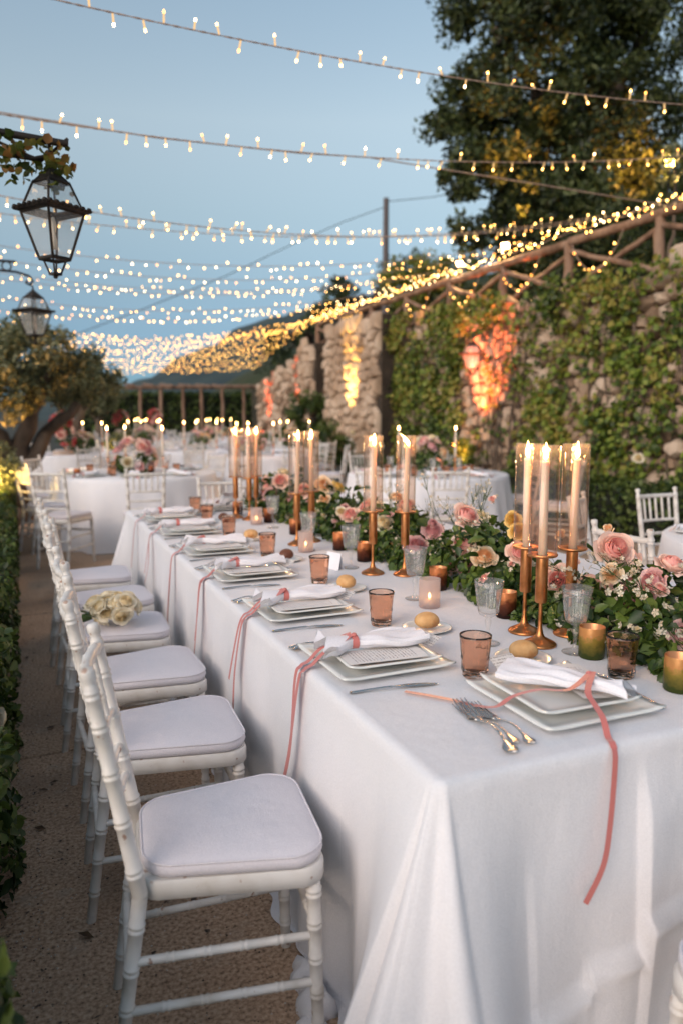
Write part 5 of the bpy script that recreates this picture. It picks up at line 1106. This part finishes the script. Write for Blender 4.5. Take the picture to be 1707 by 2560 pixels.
# roses growing from the hedge
hr = thing('hedge_rose', 'single white rose sticking out of the hedge at the left edge', 'rose', (-.13, 2.84, .0))
flower(hr, 'white', (-.125, 2.84, .335), .045, base=(-.13, 2.84, 0), look=(.8, -.6, .4)); ob('stem', G().tube([(-.06, .05, 0), (-.02, .02, .2), (.05, 0, .32)], .004, 6).mesh('stem', M['stem']), hr)
for x, y, z, lb in ((6.5, 6.62, .90, 'white rose against the ivy right of the tall candles'), (6.25, 7.3, .8, 'pale rose bloom low in the border by the ivy wall'), (5.75, 13.0, 1.05, 'white rose left of the candle pair in the border'), (5.9, 12.1, .85, 'white bloom in the border below the buttress'), (-.3, 6.6, .72, 'white flower on top of the hedge near the olive tree'), (-.35, 7.6, .72, 'pale flower on the hedge by the lit bush')):
    w = thing('border_rose', lb, 'rose', (x, y, 0)); flower(w, 'white', (x, y, z), .06, base=(x, y, 0), look=(-.5, -.7, .3)); ob('stem', G().tube([(.05, .05, 0), (.02, .03, z * .6), (.0, .0, z - .03)], .005, 6).mesh('stem', M['stem']), w)
# ---------------------------------------------------------------- what stands on the round tables
def centrepiece(x, y, label, n, seed, R=.3, H=.30, kinds=('pink', 'white', 'peach', 'mauve', 'pink')):
    r = random.Random(seed); root = thing('centrepiece', label, 'flowers', (x, y, TZ), 0, 'flower centrepieces on the round tables')
    P = clumps(int(520 * R / .3), (0, 0, H * .45), (R * .9, R * .9, H * .55), 26, .06, .3); P[:, 2] = np.maximum(P[:, 2], .01)
    ob('foliage', leaves('centrepiece_foliage', P, .05, M['green'], wid=.6), root, kind='stuff')
    for k in range(n):
        a = r.uniform(0, 2 * PI); e = r.uniform(.05, 1.3); d = Vector((math.cos(a) * math.cos(e), math.sin(a) * math.cos(e), math.sin(e)))
        flower(root, r.choice(kinds), (x + d.x * R * .85, y + d.y * R * .85, TZ + .08 + d.z * H * .95), r.uniform(.05, .068), look=tuple(d), base=(x, y, TZ))
    return root
centrepiece(*RT1, 'round bunch of blush roses in the middle of the left round table', 22, 1, .26, .30)
centrepiece(RTR[0] - .02, RTR[1], 'blush and white roses in the middle of the right round table', 18, 2, .24, .32)
centrepiece(*RTN, 'roses in the middle of the table at the right edge', 8, 3, .25, .25)
hold = [('holder', G().lathe([(0, 0), (.04, 0), (.038, .006), (.010, .016), (.008, .12), (.014, .14), (.015, .19), (0, .19)], 16).mesh('holder', M['copper']))]
HOLD = Kit('candle_holder', 'candle holder', hold)
def table_candle(x, y, lb, grp):
    HOLD.put((x, y, TZ), 0, 'slim copper candle holder ' + lb, grp + ' (holders)'); TAP.put((x, y, TZ + .19), 0, 'lit taper candle ' + lb, grp)
for x, y, lb in ((.88, 8.5, 'left of the roses on the left round table'), (1.46, 8.45, 'right of the roses on the left round table'), (1.15, 9.15, 'behind the roses on the left round table'), (3.78, 7.3, 'left of the roses on the right round table'), (4.34, 7.05, 'right of the roses on the right round table')):
    table_candle(x, y, lb, 'taper candles on the round tables')
def round_setting(c, r, angs, lab, grp):
    for k, a in enumerate(angs):
        a = rad(a); R_ = face(-math.cos(a), -math.sin(a)); w = '%s, %s' % (('near left', 'near', 'near right', 'far left', 'far right', 'far')[k], lab)
        P = lambda d, s=0: (c[0] + (r - d) * math.cos(a) - s * math.sin(a), c[1] + (r - d) * math.sin(a) + s * math.cos(a))
        ob('charger_plate', CHG, loc=(*P(.20), TZ), rot=(0, 0, R_), label='square white plate on its ' + w, cat='plate', group='plates ' + grp)
        n = ob('napkin', NAPS[k % 2], loc=(*P(.20), TZ + .016), rot=(.12, 0, R_ + .1 * k), label='tied white napkin on its ' + w, cat='napkin', group='napkins ' + grp)
        ob('ribbon', NRIB, n)
        ob('tumbler', TUM, loc=(*P(.40, .16), TZ), label='amber tumbler on its ' + w, cat='glass', group='tumblers ' + grp)
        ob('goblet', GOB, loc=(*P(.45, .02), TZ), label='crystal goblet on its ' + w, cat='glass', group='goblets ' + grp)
NAPS = [napkin_mesh(41), napkin_mesh(42)]; NRIB = ribbon_mesh([[(0, -.072, .042), (.0, -.115, .036), (0, -.17, .022), (0, -.225, -.030), (.01, -.24, -.12), (.0, -.245, -.30)]], .016)
round_setting(RT1, .87, (215, 262, 305, 165, 20, 95), 'the left round table', 'on the left round table')
round_setting(RTR, .87, (205, 245, 290, 160, 20, 80), 'the right round table', 'on the right round table')
round_setting(RTN, .76, (180, 225, 130), 'the table at the right edge', 'on the table at the right edge')
for x, y, lb in ((.55, 8.35, 'small amber votive at the left on the left round table'), (1.3, 8.25, 'small amber votive in front of the roses, left round table'), (4.05, 7.0, 'small glowing votive in front of the roses, right round table'), (4.5, 7.1, 'small amber votive right of the roses, right round table'), (3.62, 7.2, 'small amber votive at the left of the right round table')):
    KA.put((x, y, TZ), 0, lb, 'votives on the round tables')
for i, ((x, y), lb) in enumerate(FAR):
    centrepiece(x, y, 'small bunch of roses on the ' + lb, 9, 20 + i, .24, .28)
    for k, (dx, dy, s) in enumerate(((-.3, -.15, 'left'), (.28, -.2, 'right'), (.02, .33, 'back'))):
        table_candle(x + dx, y + dy, '%s on the %s' % (s, lb), 'tapers on the far round tables')
    for k in range(4):
        a = 2 * PI * k / 4 + 3.6; ob('napkin', NAPS[k % 2], loc=(x + .66 * math.cos(a), y + .66 * math.sin(a), TZ), rot=(0, 0, face(-math.cos(a), -math.sin(a))), scale=1.0, label='white napkin, %s side of the %s' % (('left', 'near', 'right', 'far')[k], lb), cat='napkin', group='napkins on the far round tables')
# flower stands
def stand(x, y, top, w, label, seed, tall=.95):
    root = thing('flower_stand', label, 'flower stand', (x, y, 0), 0, 'tall stands of red and pink flowers'); st_ = noisecol(mat('pale_terracotta', rough=.9), [(.34, .25, .20), (.50, .40, .33)], 7)
    ob('pedestal', G().lathe([(0, 0), (w, 0), (w, .06), (w * .8, .10), (w * .72, .3), (w * .82, tall * .8), (w * 1.0, tall - .04), (w * .9, tall), (0, tall)], 24).mesh('pedestal', st_), root); r = random.Random(seed); h = top - tall
    P = clumps(240, (0, 0, tall + h * .5), (w * 1.2, w * 1.2, h * .5), 16, .05, .4); ob('foliage', leaves('stand_foliage', P, .06, M['green'], wid=.6), root, kind='stuff')
    for k in range(30):
        a = r.uniform(0, 6.28); e = r.uniform(-.5, 1.5); d = Vector((math.cos(a) * math.cos(e), math.sin(a) * math.cos(e), math.sin(e)))
        flower(root, 'red' if r.random() < .7 else 'pink', (x + d.x * w * 1.15, y + d.y * w * 1.15, tall + h * .45 + d.z * h * .5), .065, look=tuple(d), base=(x, y, 0))
stand(.66, 13.0, 1.42, .17, 'stand of red flowers on a pale pedestal behind the left round table', 1, .82)
stand(2.5, 20.6, 1.48, .16, 'small red flower stand under the farthest olive tree', 2, 1.0)
stand(3.3, 20.2, 1.52, .15, 'red flower stand on the far left of the pergola posts', 3, 1.0)
